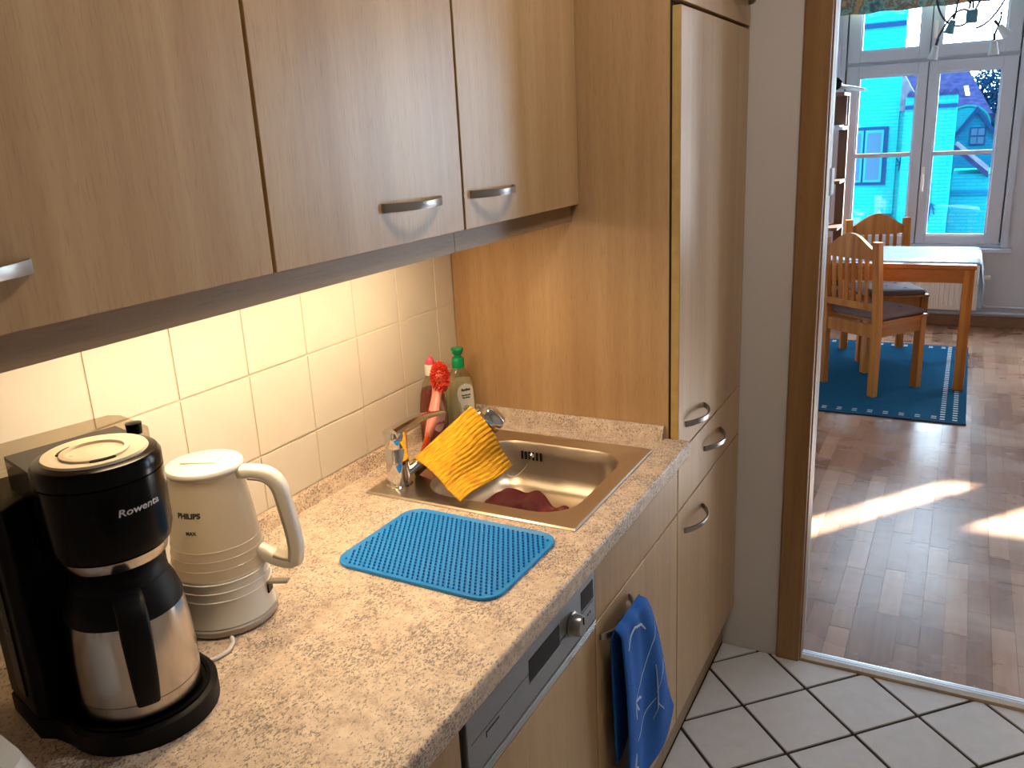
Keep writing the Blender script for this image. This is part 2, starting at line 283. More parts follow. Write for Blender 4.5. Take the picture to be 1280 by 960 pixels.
# ------------------------------------------------------------------ mesh helpers
class MB:
    def __init__(s): s.v = []; s.f = []; s.uv = None
    def add(s, vs, fs):
        o = len(s.v); s.v += [tuple(p) for p in vs]; s.f += [tuple(o + i for i in f) for f in fs]; return s
    def box(s, x0, x1, y0, y1, z0, z1):
        return s.add([(x0, y0, z0), (x1, y0, z0), (x1, y1, z0), (x0, y1, z0), (x0, y0, z1), (x1, y0, z1), (x1, y1, z1), (x0, y1, z1)],
                     [(3, 2, 1, 0), (4, 5, 6, 7), (0, 1, 5, 4), (1, 2, 6, 5), (2, 3, 7, 6), (3, 0, 4, 7)])
    def cbox(s, x0, x1, y0, y1, z0, z1, c):        # box with chamfered edges on all sides
        b = bmesh.new(); bmesh.ops.create_cube(b, size=1.0)
        for v in b.verts: v.co = Vector(((x0 + x1) / 2 + v.co.x * (x1 - x0), (y0 + y1) / 2 + v.co.y * (y1 - y0), (z0 + z1) / 2 + v.co.z * (z1 - z0)))
        bmesh.ops.bevel(b, geom=list(b.edges), offset=c, segments=2, affect='EDGES', profile=0.5)
        b.verts.index_update(); s.add([v.co[:] for v in b.verts], [[v.index for v in f.verts] for f in b.faces]); b.free(); return s
    def prism(s, poly, z0, z1, cham=0.0):          # xy polygon (ccw) extruded in z
        n = len(poly); 
        if cham:
            cx = sum(p[0] for p in poly) / n; cy = sum(p[1] for p in poly) / n
            ins = []
            for p in poly:
                d = sqrt((p[0] - cx) ** 2 + (p[1] - cy) ** 2) + 1e-9; k = max(0, 1 - cham * 1.3 / d); ins.append((cx + (p[0] - cx) * k, cy + (p[1] - cy) * k))
            vs = [(*p, z0) for p in poly] + [(*p, z1 - cham) for p in poly] + [(*p, z1) for p in ins]
            fs = [tuple(range(n - 1, -1, -1)), tuple(range(2 * n, 3 * n))]
            for l in (0, 1): fs += [(l * n + i, l * n + (i + 1) % n, (l + 1) * n + (i + 1) % n, (l + 1) * n + i) for i in range(n)]
        else:
            vs = [(*p, z0) for p in poly] + [(*p, z1) for p in poly]
            fs = [tuple(range(n - 1, -1, -1)), tuple(range(n, 2 * n))] + [(i, (i + 1) % n, n + (i + 1) % n, n + i) for i in range(n)]
        return s.add(vs, fs)
    def extr(s, prof, a0, a1, axis):               # profile extruded along axis; prof = pairs in the other two axes (cyclic order)
        n = len(prof)
        def P(p, a): return {'x': (a, p[0], p[1]), 'y': (p[0], a, p[1]), 'z': (p[0], p[1], a)}[axis]
        vs = [P(p, a0) for p in prof] + [P(p, a1) for p in prof]
        return s.add(vs, [tuple(range(n - 1, -1, -1)), tuple(range(n, 2 * n))] + [(i, (i + 1) % n, n + (i + 1) % n, n + i) for i in range(n)])
    def lathe(s, prof, n=32, ctr=(0, 0), cap=True, sy=1.0):   # prof = [(r, z)...]
        vs = []; fs = []
        for r, z in prof:
            for i in range(n):
                a = 2 * pi * i / n; vs.append((ctr[0] + r * cos(a), ctr[1] + sy * r * sin(a), z))
        for l in range(len(prof) - 1):
            fs += [(l * n + i, l * n + (i + 1) % n, (l + 1) * n + (i + 1) % n, (l + 1) * n + i) for i in range(n)]
        if cap: fs += [tuple(range(n - 1, -1, -1)), tuple((len(prof) - 1) * n + i for i in range(n))]
        return s.add(vs, fs)
    def loft(s, loops, cap0=False, cap1=False):
        n = len(loops[0]); vs = [p for l in loops for p in l]; fs = []
        for l in range(len(loops) - 1):
            fs += [(l * n + i, l * n + (i + 1) % n, (l + 1) * n + (i + 1) % n, (l + 1) * n + i) for i in range(n)]
        if cap0: fs.append(tuple(range(n - 1, -1, -1)))
        if cap1: fs.append(tuple((len(loops) - 1) * n + i for i in range(n)))
        return s.add(vs, fs)
    def tube(s, pts, r, n=8, flat=None, up=(0, 0, 1)):   # pts polyline; r number or list; flat=(w,h) gives an elliptical section
        pts = [Vector(p) for p in pts]; loops = []; up = Vector(up); prev = None
        for i, p in enumerate(pts):
            t = (pts[min(i + 1, len(pts) - 1)] - pts[max(i - 1, 0)]).normalized()
            a = t.cross(up)
            if a.length < 1e-3: a = t.cross(Vector((1, 0, 0))) if prev is None else prev
            a.normalize(); prev = a
            b = a.cross(t).normalized(); rr = r[i] if isinstance(r, (list, tuple)) else r
            w_, h_ = (flat if flat else (1, 1))
            loops.append([p + a * (rr * w_ * cos(2 * pi * k / n)) + b * (rr * h_ * sin(2 * pi * k / n)) for k in range(n)])
        return s.loft(loops, True, True)
    def sphere(s, c, r, n=12, m=8, sc=(1, 1, 1)):
        prof = [(max(1e-5, r * sin(pi * k / m)), -r * cos(pi * k / m)) for k in range(m + 1)]
        t = MB().lathe(prof, n, cap=False)
        return s.add([(c[0] + v[0] * sc[0], c[1] + v[1] * sc[1], c[2] + v[2] * sc[2]) for v in t.v], t.f)
    def grid(s, fn, nu, nv, thick=None):
        vs = [fn(i / nu, j / nv) for j in range(nv + 1) for i in range(nu + 1)]
        fs = [(j * (nu + 1) + i, j * (nu + 1) + i + 1, (j + 1) * (nu + 1) + i + 1, (j + 1) * (nu + 1) + i) for j in range(nv) for i in range(nu)]
        return s.add(vs, fs)
    def xf(s, mat):
        s.v = [tuple(mat @ Vector(p)) for p in s.v]; return s
    def mesh(s, name, mat, smooth=False, bevel=0.0, bseg=2, solid=0.0, ang=40):
        me = bpy.data.meshes.new(name); me.from_pydata(s.v, [], s.f)
        b = bmesh.new(); b.from_mesh(me); bmesh.ops.recalc_face_normals(b, faces=b.faces)
        if bevel:
            es = [e for e in b.edges if len(e.link_faces) == 2 and e.calc_face_angle(0) > 0.6]
            bmesh.ops.bevel(b, geom=es, offset=bevel, segments=bseg, affect='EDGES', profile=0.6, clamp_overlap=True)
        b.to_mesh(me); b.free()
        for m in (mat if isinstance(mat, (list, tuple)) else [mat]): me.materials.append(M[m])
        if smooth:
            me.shade_smooth()
            try: me.set_sharp_from_angle(angle=radians(ang))
            except Exception: pass
        return me
    def build(s, name, mat, parent=None, smooth=False, bevel=0.0, bseg=2, ang=40, loc=None, rot=None, label=None):
        return link(name, s.mesh(name, mat, smooth, bevel, bseg, ang=ang), parent, loc, rot, label)
def link(name, me, parent=None, loc=None, rot=None, label=None):
    o = bpy.data.objects.new(name, me); C.objects.link(o)
    if parent is not None: o.parent = parent
    if loc: o.location = loc
    if rot: o.rotation_euler = rot
    if label: o['label'] = label
    return o
def tag(o, label=None, cat=None, group=None, kind=None):
    if label: o['label'] = label
    if cat: o['category'] = cat
    if group: o['group'] = group
    if kind: o['kind'] = kind
    return o
def thing(name, label, cat, loc=(0, 0, 0), rz=0.0, group=None):
    o = bpy.data.objects.new(name, None); C.objects.link(o); o.location = loc; o.rotation_euler = (0, 0, rz)
    o.empty_display_size = 0.05
    return tag(o, label, cat, group)
def struct(name, mb, mat, **k):
    return tag(mb.build(name, mat, **k), kind='structure')
def sempty(name, loc=(0, 0, 0)):
    o = bpy.data.objects.new(name, None); C.objects.link(o); o.location = loc; o['kind'] = 'structure'; return o
def rrect(cx, cy, w_, h_, r, z, n=6):
    pts = []
    for (sx, sy, a0) in ((1, 1, 0), (-1, 1, pi / 2), (-1, -1, pi), (1, -1, 3 * pi / 2)):
        ox, oy = cx + sx * (w_ / 2 - r), cy + sy * (h_ / 2 - r)
        for k in range(n + 1):
            a = a0 + pi / 2 * k / n; pts.append((ox + r * cos(a), oy + r * sin(a), z))
    return pts
def clip(poly, f):
    out = []
    for i in range(len(poly)):
        a, b = poly[i], poly[(i + 1) % len(poly)]; fa, fb = f(a), f(b)
        if fa >= 0: out.append(a)
        if (fa >= 0) != (fb >= 0):
            t = fa / (fa - fb); out.append((a[0] + t * (b[0] - a[0]), a[1] + t * (b[1] - a[1])))
    return out
def text_mesh(txt, size, extrude=0.0004, sx=1.0, shear=0.0, bold=0.0):
    cu = bpy.data.curves.new('t', 'FONT'); cu.body = txt; cu.size = size; cu.extrude = extrude; cu.align_x = 'CENTER'; cu.align_y = 'CENTER'; cu.shear = shear; cu.offset = bold
    cu.resolution_u = 3
    o = bpy.data.objects.new('t', cu); C.objects.link(o); dg = bpy.context.evaluated_depsgraph_get(); dg.update()
    me = bpy.data.meshes.new_from_object(o.evaluated_get(dg)); vs = [(v.co.x * sx, v.co.y, v.co.z) for v in me.vertices]; fs = [tuple(p.vertices) for p in me.polygons]
    bpy.data.objects.remove(o); bpy.data.curves.remove(cu); bpy.data.meshes.remove(me); return vs, fs
def wrap_text(txt, size, R_of_z, ang, z, **k):   # text bent round a vertical cylinder
    vs, fs = text_mesh(txt, size, **k); mb = MB()
    out = []
    for x, y, d in vs:
        R = R_of_z(z + y) + 0.0004 + d; a = ang + x / R; out.append((R * cos(a), R * sin(a), z + y))
    return mb.add(out, fs)
def copy_thing(root):
    r = root.copy(); C.objects.link(r)
    for ch in list(root.children):
        c = ch.copy(); C.objects.link(c); c.parent = r
        for g in ch.children:
            d = g.copy(); C.objects.link(d); d.parent = c
    return r

# ================================================================== SETTING
ZC = 0.892; W = 0.596
# --- kitchen shell
wl = struct('wall_left', MB().box(-0.12, -0.0022, -2.9, 0.60, -0.02, 2.6), 'grout')
s_ = 0.1539; j_ = 0.0035
tm = {}
for i in range(-1, 12):
    for j in range(-1, 4):
        y1 = -0.080 - i * s_ - j_ / 2 ; y0 = y1 - s_ + j_
        z0 = 1.0274 + j * s_ + j_ / 2; z1 = z0 + s_ - j_
        y1 = min(y1, -0.002); z0 = max(z0, 0.9225); z1 = min(z1, 1.408)
        if y1 - y0 < 0.01 or z1 - z0 < 0.01: continue
        key = (round(y1 - y0, 4), round(z1 - z0, 4))
        if key not in tm: tm[key] = MB().cbox(-0.0025, 0.0, -key[0] / 2, key[0] / 2, -key[1] / 2, key[1] / 2, 0.0009).mesh('tile', 'tile')
        link('tile', tm[key], wl, ((random.random() - .5) * 0.0006, (y0 + y1) / 2, (z0 + z1) / 2))
# --- kitchen floor, tiles laid diagonally
fk = struct('floor', MB().box(0.0, 2.5, -2.9, 0.60, -0.05, -0.005), 'fgrout')
ft = 0.2065; c45 = sqrt(.5); half = (ft - 0.0095) / 2
for m_ in range(-14, 14):
    for n_ in range(-14, 14):
        cx = 0.6683 + ft * c45 * (m_ + .5 + n_ + .5); cy = 0.3139 + ft * c45 * (m_ - n_)
        if cx < 0.4 or cx > 2.6 or cy < -2.0 or cy > 0.8: continue
        poly = []
        for (a, b_) in ((-1, -1), (1, -1), (1, 1), (-1, 1)):
            poly.append((cx + half * c45 * (a + b_), cy + half * c45 * (a - b_)))
        poly = poly[::-1]
        poly = clip(poly, lambda p: p[0] - 0.540); poly = clip(poly, lambda p: 0.589 - p[1]) if poly else poly; poly = clip(poly, lambda p: 2.49 - p[0]) if poly else poly
        if len(poly) < 3: continue
        ar = abs(sum(poly[i][0] * poly[(i + 1) % len(poly)][1] - poly[(i + 1) % len(poly)][0] * poly[i][1] for i in range(len(poly)))) / 2
        if ar < 0.0006: continue
        dz = (random.random() - .5) * 0.0006
        MB().prism(poly, -0.006, dz, 0.0009).build('tile', 'ftile', fk)
struct('wall_right', MB().box(2.5, 2.62, -2.9, 0.60, -0.02, 2.6), 'ceil')
struct('wall_back', MB().box(-0.12, 2.62, -3.0, -2.9, -0.02, 2.6), 'ceil')
struct('ceiling', MB().box(-0.12, 2.62, -3.0, 0.60, 2.56, 2.66), 'ceil')
# --- wall with the doorway (between kitchen and dining room)
DX0, DX1, DZ = 0.735, 1.60, 2.12
wf = MB(); wf.box(-0.35, DX0, W, 0.70, -0.02, 3.0); wf.box(DX1, 5.3, W, 0.70, -0.02, 3.0); wf.box(DX0, DX1, W, 0.70, DZ, 3.0)
struct('wall_front', wf, 'wall')
t1 = sempty('trim_1')
MB().cbox(0.706, 0.772, W - 0.018, W, 0.0, DZ + 0.06, 0.004).build('casing', 'casing', t1)
MB().cbox(DX1 - 0.01, DX1 + 0.06, W - 0.018, W, 0.0, DZ + 0.06, 0.004).build('casing', 'casing', t1)
MB().cbox(0.772, DX1 - 0.01, W - 0.018, W, DZ - 0.012, DZ + 0.06, 0.004).build('casing', 'casing', t1)
MB().box(0.735, 0.7755, W, 0.645, 0.0, DZ).build('jamb', 'casing', t1)
MB().box(0.735, 0.7715, 0.645, 0.705, 0.0, DZ).build('jamb', 'winframe', t1, label='pale door jamb edge')
MB().box(DX1 - 0.012, DX1, W, 0.70, 0.0, DZ).build('jamb', 'casing', t1)
MB().box(0.7755, DX1 - 0.012, W, 0.70, DZ - 0.012, DZ).build('jamb', 'casing', t1)
MB().cbox(0.7715, 0.779, 0.665, 0.715, 1.375, 1.445, 0.002).build('hinge', 'winframe', t1)
t2 = sempty('trim_2')
MB().extr([(0.589, -0.01), (0.620, -0.01), (0.618, 0.004), (0.594, 0.006), (0.590, 0.001)], 0.772, DX1 - 0.005, 'x').build('threshold', 'plinth', t2)
MB().extr([(0.616, -0.01), (0.650, -0.01), (0.650, 0.0015), (0.645, 0.0045), (0.639, 0.0055), (0.6385, 0.0045), (0.634, 0.0045), (0.6335, 0.006), (0.627, 0.006), (0.6265, 0.0045), (0.621, 0.0045), (0.616, 0.0015)], 0.7755, DX1 - 0.012, 'x').build('metal_strip', 'alu', t2)
# --- dining room shell
WY = 5.47
fd = struct('floor_dining', MB().box(-0.35, 5.3, 0.60, 5.62, -0.06, -0.0012), 'floorbase')
MB().box(1.616, 5.3, 0.70, 5.62, -0.0012, -0.0003).build('plank_field', 'plank', fd)['kind'] = 'stuff'
MB().box(-0.35, 0.2995, 0.70, 5.62, -0.0012, -0.0003).build('plank_field', 'plank', fd)['kind'] = 'stuff'
pm = {}
sw = 0.0658
for i in range(20):
    x = 0.3005 + i * sw; y = 0.622 - random.random() * 0.3 if True else 0
    while y < WY:
        ln = random.choice((0.32, 0.42, 0.5, 0.6)); a, b_ = max(y, 0.622), min(y + ln, WY)
        if b_ - a > 0.02:
            k = round(b_ - a - 0.0008, 3)
            wj = 0.0012 if i % 3 == 2 else 0.0004
            if (k, wj) not in pm: pm[(k, wj)] = MB().prism([(-sw / 2 + .0003, -k / 2), (sw / 2 - wj, -k / 2), (sw / 2 - wj, k / 2), (-sw / 2 + .0003, k / 2)], -0.0012, 0.0, 0.0003).mesh('plank', 'plank')
            link('plank', pm[(k, wj)], fd, (x + sw / 2, (a + b_) / 2, (random.random() - .5) * 0.0003))
        y += ln
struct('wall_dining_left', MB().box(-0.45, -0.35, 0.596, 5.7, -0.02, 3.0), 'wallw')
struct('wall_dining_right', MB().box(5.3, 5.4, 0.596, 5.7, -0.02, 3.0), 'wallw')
struct('ceiling_dining', MB().box(-0.45, 5.4, 0.596, 5.8, 2.95, 3.05), 'ceil')
# window wall with one seen opening, then guessed ones placed to throw sun patches: (x0, x1, z0, z1)
op = [(0.155, 1.375, 0.60, 2.72), (2.025, 3.245, 0.60, 2.72), (3.665, 3.945, 2.02, 2.66), (4.115, 5.2, 0.6, 2.42)]
wm = MB(); Y0, Y1 = WY, 5.66
xs = [-0.35]
for o_ in op:
    wm.box(xs[-1], o_[0], Y0, Y1, -0.02, 2.95); wm.box(o_[0], o_[1], Y0, Y1, -0.02, o_[2]); wm.box(o_[0], o_[1], Y0, Y1, o_[3], 2.95); xs.append(o_[1])
wm.box(xs[-1], 5.3, Y0, Y1, -0.02, 2.95)
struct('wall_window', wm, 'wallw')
def make_window(name, x0):
    R_ = sempty(name, (x0, WY, 0))
    fr = MB(); fr.box(0.0, 0.035, -0.012, 0.09, 0.60, 2.72); fr.box(1.185, 1.22, -0.012, 0.09, 0.60, 2.72); fr.box(0.035, 1.185, 0, 0.09, 0.60, 0.625); fr.box(0.035, 1.185, 0, 0.09, 2.70, 2.72)
    fr.box(0.0355, 1.1845, 0.02, 0.09, 1.935, 1.985); fr.box(0.598, 0.622, 0.0705, 0.0899, 0.626, 2.70); fr.box(0.0351, 0.07, 0.0705, 0.0899, 0.626, 2.70); fr.box(1.15, 1.1849, 0.0705, 0.0899, 0.626, 2.70)
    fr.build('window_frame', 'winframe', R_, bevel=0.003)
    tr = MB(); tr.box(-0.02, 0.0, -0.02, -0.001, 0.60, 2.74); tr.box(1.20, 1.232, -0.02, -0.0125, 0.60, 2.74); tr.build('window_trim', 'winframe', R_, bevel=0.003)
    sl = MB(); sl.cbox(-0.05, 1.262, -0.075, 0.02, 0.572, 0.60, 0.004); sl.build('window_sill', 'winframe', R_)
    for (a, b_) in ((0.045, 0.605), (0.612, 1.175)):
        for (z0, z1, dz) in ((0.628, 1.947, 0.0), (1.972, 2.698, 0.0)):
            L_ = a + (0.088 if a < .1 else 0.062); R2 = b_ - (0.066 if a < .1 else 0.092); zb = z0 + (0.06 if z0 < 1 else 0.075); zt = z1 - (0.078 if z0 < 1 else 0.05)
            sm = MB(); sm.box(a, L_, 0.0, 0.07, z0, z1); sm.box(R2, b_, 0.0, 0.07, z0, z1); sm.box(L_, R2, 0.0, 0.07, z0, zb); sm.box(L_, R2, 0.0, 0.07, zt, z1)
            so = sm.build('window_sash', 'winframe', R_, bevel=0.004)
            MB().box(L_, R2, 0.035, 0.041, zb, zt).build('pane', 'glass', so)
            bead = MB(); 
            for q in ((L_, L_ + .012, zb, zt), (R2 - .012, R2, zb, zt), (L_ + .012, R2 - .012, zb, zb + .012), (L_ + .012, R2 - .012, zt - .012, zt)): bead.box(q[0], q[1], 0.012, 0.03, q[2], q[3])
            bead.build('glazing_bead', 'winframe', so)
            if z0 < 1:
                MB().box(L_ + .0005, R2 - .0005, 0.010, 0.034, 1.278, 1.308).build('muntin', 'winframe', so)
                if a > .1:
                    h = MB(); h.cbox(a + 0.008, a + 0.030, -0.012, 0.0, 1.05, 1.20, 0.003); h.cbox(a + 0.012, a + 0.026, -0.045, -0.03, 1.02, 1.15, 0.004); h.box(a + .014, a + .024, -0.031, -0.011, 1.135, 1.149); h.build('window_handle', 'white', so)
            elif a > .1:
                MB().cbox(a + 0.012, a + 0.034, -0.02, 0.0, 2.10, 2.22, 0.003).build('window_handle', 'white', so)
    return R_
make_window('window_1', 0.155)
make_window('window_2', 2.025)  # unseen window, guessed to let sun onto the table
for k, o_ in enumerate(op[2:]):  # unseen openings shaped to throw floor sun and brighten the cupboard fronts
    R_ = sempty('window_%d' % (3 + k), (o_[0], WY, o_[2])); ww = o_[1] - o_[0]; hh = o_[3] - o_[2]
    fm = MB(); fm.box(0, .008, .05, .09, 0, hh); fm.box(ww - .008, ww, .05, .09, 0, hh); fm.box(.008, ww - .008, .05, .09, 0, .008); fm.box(.008, ww - .008, .05, .09, hh - .008, hh); fm.build('window_frame', 'winframe', R_)
    MB().box(.008, ww - .008, .066, .072, .008, hh - .008).build('pane', 'glass', R_)
# baseboard, heating pipes
struct('baseboard_window', MB().box(-0.35, 5.3, WY - 0.016, WY, 0.0, 0.085), 'skirt', bevel=0.003)

# ================================================================== KITCHEN UNITS
def handle_mesh(L_=0.155, proj=0.03, wd=0.011):
    mb = MB(); n = 18; loops = []
    for i in range(n + 1):
        t = i / n; y = -L_ / 2 + L_ * t; x = proj * (sin(pi * t) ** 0.8 if 0 < t < 1 else 0)
        hw = wd / 2 * (1.0 + 0.25 * abs(2 * t - 1))
        th = 0.0045
        loops.append([(x, y, -hw), (x + th, y, -hw), (x + th, y, hw), (x, y, hw)])
    mb.loft(loops, True, True)
    return mb.mesh('handle', 'handle', smooth=True, bevel=0.0008, ang=50)
HM = handle_mesh()
def add_handle(parent, x, y, z): return link('handle', HM, parent, (x, y, z))
def front(parent, name, x0, x1, y0, y1, z0, z1, mat='beech'):
    """a fitted front: its thickness lies in x; grain as mat; a thin edge band all round"""
    o = MB().cbox(x0, x1, y0, y1, z0, z1, 0.0012).build(name, mat, parent)
    return o
def carcass(parent, x0, x1, y0, y1, z0, z1, t=0.016, mat='beech', top=True):
    mb = MB(); mb.box(x0, x1, y0, y0 + t, z0, z1); mb.box(x0, x1, y1 - t, y1, z0, z1); mb.box(x0, x1, y0 + t, y1 - t, z0, z0 + t); mb.box(x0, x0 + 0.006, y0 + t, y1 - t, z0 + t, z1)
    if top: mb.box(x0 + .006, x1, y0 + t, y1 - t, z1 - t, z1)
    return mb.build('body', mat, parent)
XD = 0.571; XF = 0.552   # front plane of base and tall fronts, back of the fronts
G = 0.0016
# --- tall cabinet
tc_ = thing('tall_cabinet', 'tall beech cupboard standing between the sink counter and the doorway', 'cabinet', (0, 0, 0))
sp = MB(); sp.box(0.001, 0.548, 0.0, 0.018, 0.105, 2.32); sp.build('side_panel', 'beech', tc_, label='warm beech side panel behind the sink')
bd = MB(); bd.box(0.001, 0.548, 0.578, 0.5945, 0.105, 2.32); bd.box(0.001, 0.008, 0.018, 0.578, 0.105, 2.32)
for z in (0.105, 0.70, 0.85, 1.80, 2.304): bd.box(0.008, 0.548, 0.018, 0.578, z, z + 0.016)
bd.build('body', 'beech', tc_)
MB().box(0.548, 0.5515, 0.004, 0.592, 0.11, 2.315).build('gap_shadow', 'gap', tc_)
dts = [('top_door', 1.807, 2.32, 1.86), ('door', 0.8555, 1.799, 0.912), ('drawer', 0.7112, 0.8515, 0.793), ('door', 0.139, 0.7068, 0.642)]
for nm, z0, z1, hz in dts:
    d = front(tc_, nm, XF, XD, 0.004, 0.5925, z0, z1)
    MB().box(XF + .001, XD - .001, 0.0028, 0.0039, z0 + .002, z1 - .002).build('edge_band', 'beech_edge', d)
    add_handle(d, XD, {1.86: 0.49, 0.793: 0.293}.get(hz, 0.130), hz)
MB().box(0.5, 0.537, 0.0, 0.5945, 0.0, 0.105).build('plinth', 'plinth', tc_)
MB().box(0.5, 0.537, 0.0, 0.5945, 0.105, 0.137).build('plinth_upper_strip', 'plinth', tc_)  # upper strip of the plinth, same wood
# --- sink cabinet
sc_ = thing('sink_cabinet', 'beech base unit under the sink with a towel on its handle', 'cabinet')
carcass(sc_, 0.001, 0.548, -0.4985, -0.0015, 0.139, 0.850, top=False)
front(sc_, 'false_drawer', XF, XD, -0.4975, -0.0015, 0.7112, 0.8475)
d = front(sc_, 'door', XF, XD, -0.4975, -0.0015, 0.139, 0.7068)
add_handle(d, XD, -0.405, 0.672)
MB().box(0.5, 0.537, -0.4985, -0.0015, 0.0, 0.137).build('plinth', 'plinth', sc_)
# --- dishwasher
dw = thing('dishwasher', 'built-in dishwasher with grey control panel and beech front', 'dishwasher')
MB().box(0.02, 0.548, -0.948, -0.502, 0.10, 0.845).build('body', 'gap', dw)
cp = MB().cbox(XF, XD + 0.002, -0.9485, -0.5015, 0.722, 0.8495, 0.002).build('control_panel', 'dw', dw)
for k, z in enumerate((0.7160, 0.7090, 0.7020)):
    MB().cbox(XF, XD + 0.003 - 0.001 * k, -0.9485, -0.5015, z, z + 0.0042, 0.001).build('trim_rib', 'alu', dw)
front(dw, 'front_panel', XF, XD, -0.9485, -0.5015, 0.139, 0.6995)
XP = XD + 0.002
def recess(y0, y1, z0, z1, mat='dwdark'):
    r_ = MB(); r_.box(XP, XP + 0.0006, y0, y1, z0, z1); r_.build('recess', mat, cp)
    MB().box(XP, XP + 0.0018, y0 - .001, y1 + .001, z0 - 0.0022, z0).build('recess_rim', 'alu', cp)
recess(-0.565, -0.512, 0.772, 0.808); recess(-0.765, -0.655, 0.762, 0.800)
MB().box(XP, XP + 0.0005, -0.70, -0.512, 0.7655, 0.7668).build('panel_line', 'dwdark', cp)
kb = MB(); kb.lathe([(0.022, 0), (0.022, 0.004), (0.0185, 0.005), (0.0185, 0.020), (0.0165, 0.0225)], 28)
kb.xf(Matrix.Translation((XP, -0.607, 0.773)) @ Matrix.Rotation(pi / 2, 4, 'Y'))
kn = kb.build('dial', 'handle', cp, smooth=True)
MB().box(XP + .0225, XP + 0.024, -0.608, -0.606, 0.777, 0.79).build('pointer', 'dwdark', kn)
for y in (-0.548, -0.538, -0.528): MB().box(XP, XP + 0.0008, y, y + 0.003, 0.748, 0.752).build('indicator', 'dwdark', cp)
MB().box(XP, XP + 0.0006, -0.90, -0.862, 0.7685, 0.7705).build('logo_mark', 'dwdark', cp)
MB().box(XP, XP + 0.0006, -0.90, -0.898, 0.762, 0.7685).build('logo_mark', 'dwdark', cp)
MB().box(XP, XP + 0.0004, -0.94, -0.66, 0.7780, 0.7784).build('panel_line', 'dwdark', cp)
MB().box(0.5, 0.537, -0.9485, -0.5015, 0.0, 0.0995).build('plinth', 'plinth', dw)
# --- next base cabinet, mostly hidden under the near end of the counter
bc = thing('base_cabinet', 'beech base unit left of the dishwasher under the near end of the counter', 'cabinet')
carcass(bc, 0.001, 0.548, -1.55, -0.962, 0.139, 0.850, top=False)
front(bc, 'door', XF, XD, -1.549, -0.9635, 0.139, 0.8475)
add_handle(bc.children[-1], XD, -1.40, 0.80)
MB().box(0.5, 0.537, -1.55, -0.962, 0.0, 0.137).build('plinth', 'plinth', bc)
MB().box(0.50, 0.565, -0.961, -0.9495, 0.139, 0.8475).build('filler_strip', 'gap', bc)
# --- worktop
wt = thing('worktop', 'long speckled beige laminate worktop with rounded front edge', 'worktop')
prof = [(0.545, 0.8535), (0.592, 0.8535)]
for k in range(7):
    a = -pi / 2 + pi / 2 * k / 6; prof.append((0.592 + 0.008 * cos(a), 0.8615 + 0.008 * sin(a)))
for k in range(7):
    a = pi / 2 * k / 6; prof.append((0.594 + 0.006 * cos(a), 0.886 + 0.006 * sin(a)))
prof += [(0.545, ZC)]
wb = MB(); wb.extr(prof, -1.75, -0.002, 'y')
wb.box(0.001, 0.545, -1.75, -0.500, 0.8535, ZC); wb.box(0.001, 0.545, -0.095, -0.002, 0.8535, ZC); wb.box(0.001, 0.09, -0.500, -0.095, 0.8535, ZC); wb.box(0.532, 0.545, -0.5, -0.095, 0.8535, ZC)
wb.extr([(p[0], p[1]) for p in [(0.5725, 0.8535), (0.592, 0.8535), (0.60, 0.8615), (0.60, 0.886), (0.594, ZC), (0.5725, ZC)]], -0.002, 0.001, 'y')
wb.build('slab', 'granite', wt)
up = MB(); up.extr([(0.0005, ZC), (0.021, ZC), (0.012, 0.919), (0.009, 0.922), (0.0005, 0.922)], -1.75, -0.0015, 'y'); up.build('upstand', 'granite', wt)
up2 = MB(); up2.extr([(-0.0015, ZC), (-0.022, ZC), (-0.012, 0.919), (-0.009, 0.922), (-0.0015, 0.922)], 0.0215, 0.540, 'x'); up2.build('upstand', 'granite', wt)
# --- upper cabinets
XU = 0.344
ug = 'upper wall cupboards'
def upper(label, y0, y1, hy, z1=2.12):
    u = thing('wall_cabinet', label, 'cabinet', group=ug)
    carcass(u, 0.001, 0.3235, y0, y1, 1.4185, z1)
    d = front(u, 'door', 0.3255, XU, y0 + 0.002, y1 - 0.002, 1.4165, z1)
    MB().box(.3265, XU - .001, y1 - 0.0019, y1 - 0.0005, 1.4185, z1 - .002).build('edge_band', 'beech_edge', d)
    add_handle(d, XU, hy, 1.474)
    return u
upper('rightmost wall cupboard, hung against the tall cupboard panel', -0.4895, -0.0015, -0.392)
upper('middle wall cupboard with its handle at the lower right', -0.9535, -0.4925, -0.645)
upper('leftmost wall cupboard, above the coffee maker', -1.735, -0.9565, -1.343)
pl = thing('light_pelmet', 'dark wooden pelmet strip under the wall cupboards hiding the lamp', 'pelmet')
MB().box(0.308, 0.325, -0.4975, -0.0015, 1.379, 1.4180).build('pelmet_board', 'rail', pl)
MB().box(0.308, 0.325, -1.735, -0.4990, 1.379, 1.4180).build('pelmet_board', 'rail', pl)
# --- lamp under the wall cupboards
ul = thing('under_cabinet_lamp', 'slim warm strip lamp fixed under the wall cupboards', 'lamp', (0.20, -0.70, 1.4185))
MB().cbox(-0.03, 0.03, -0.46, 0.46, -0.022, 0.0, 0.003).build('housing', 'white', ul)
MB().cbox(-0.022, 0.022, -0.44, 0.44, -0.030, -0.022, 0.003).build('diffuser', 'lampon', ul)
ld = bpy.data.lights.new('strip_light', 'AREA'); ld.shape = 'RECTANGLE'; ld.size = 0.05; ld.size_y = 0.88; ld.energy = 4.5; ld.color = (1.0, 0.72, 0.42)
lo = bpy.data.objects.new('strip_light', ld); C.objects.link(lo); lo.parent = ul; lo.location = (0, 0, -0.032)
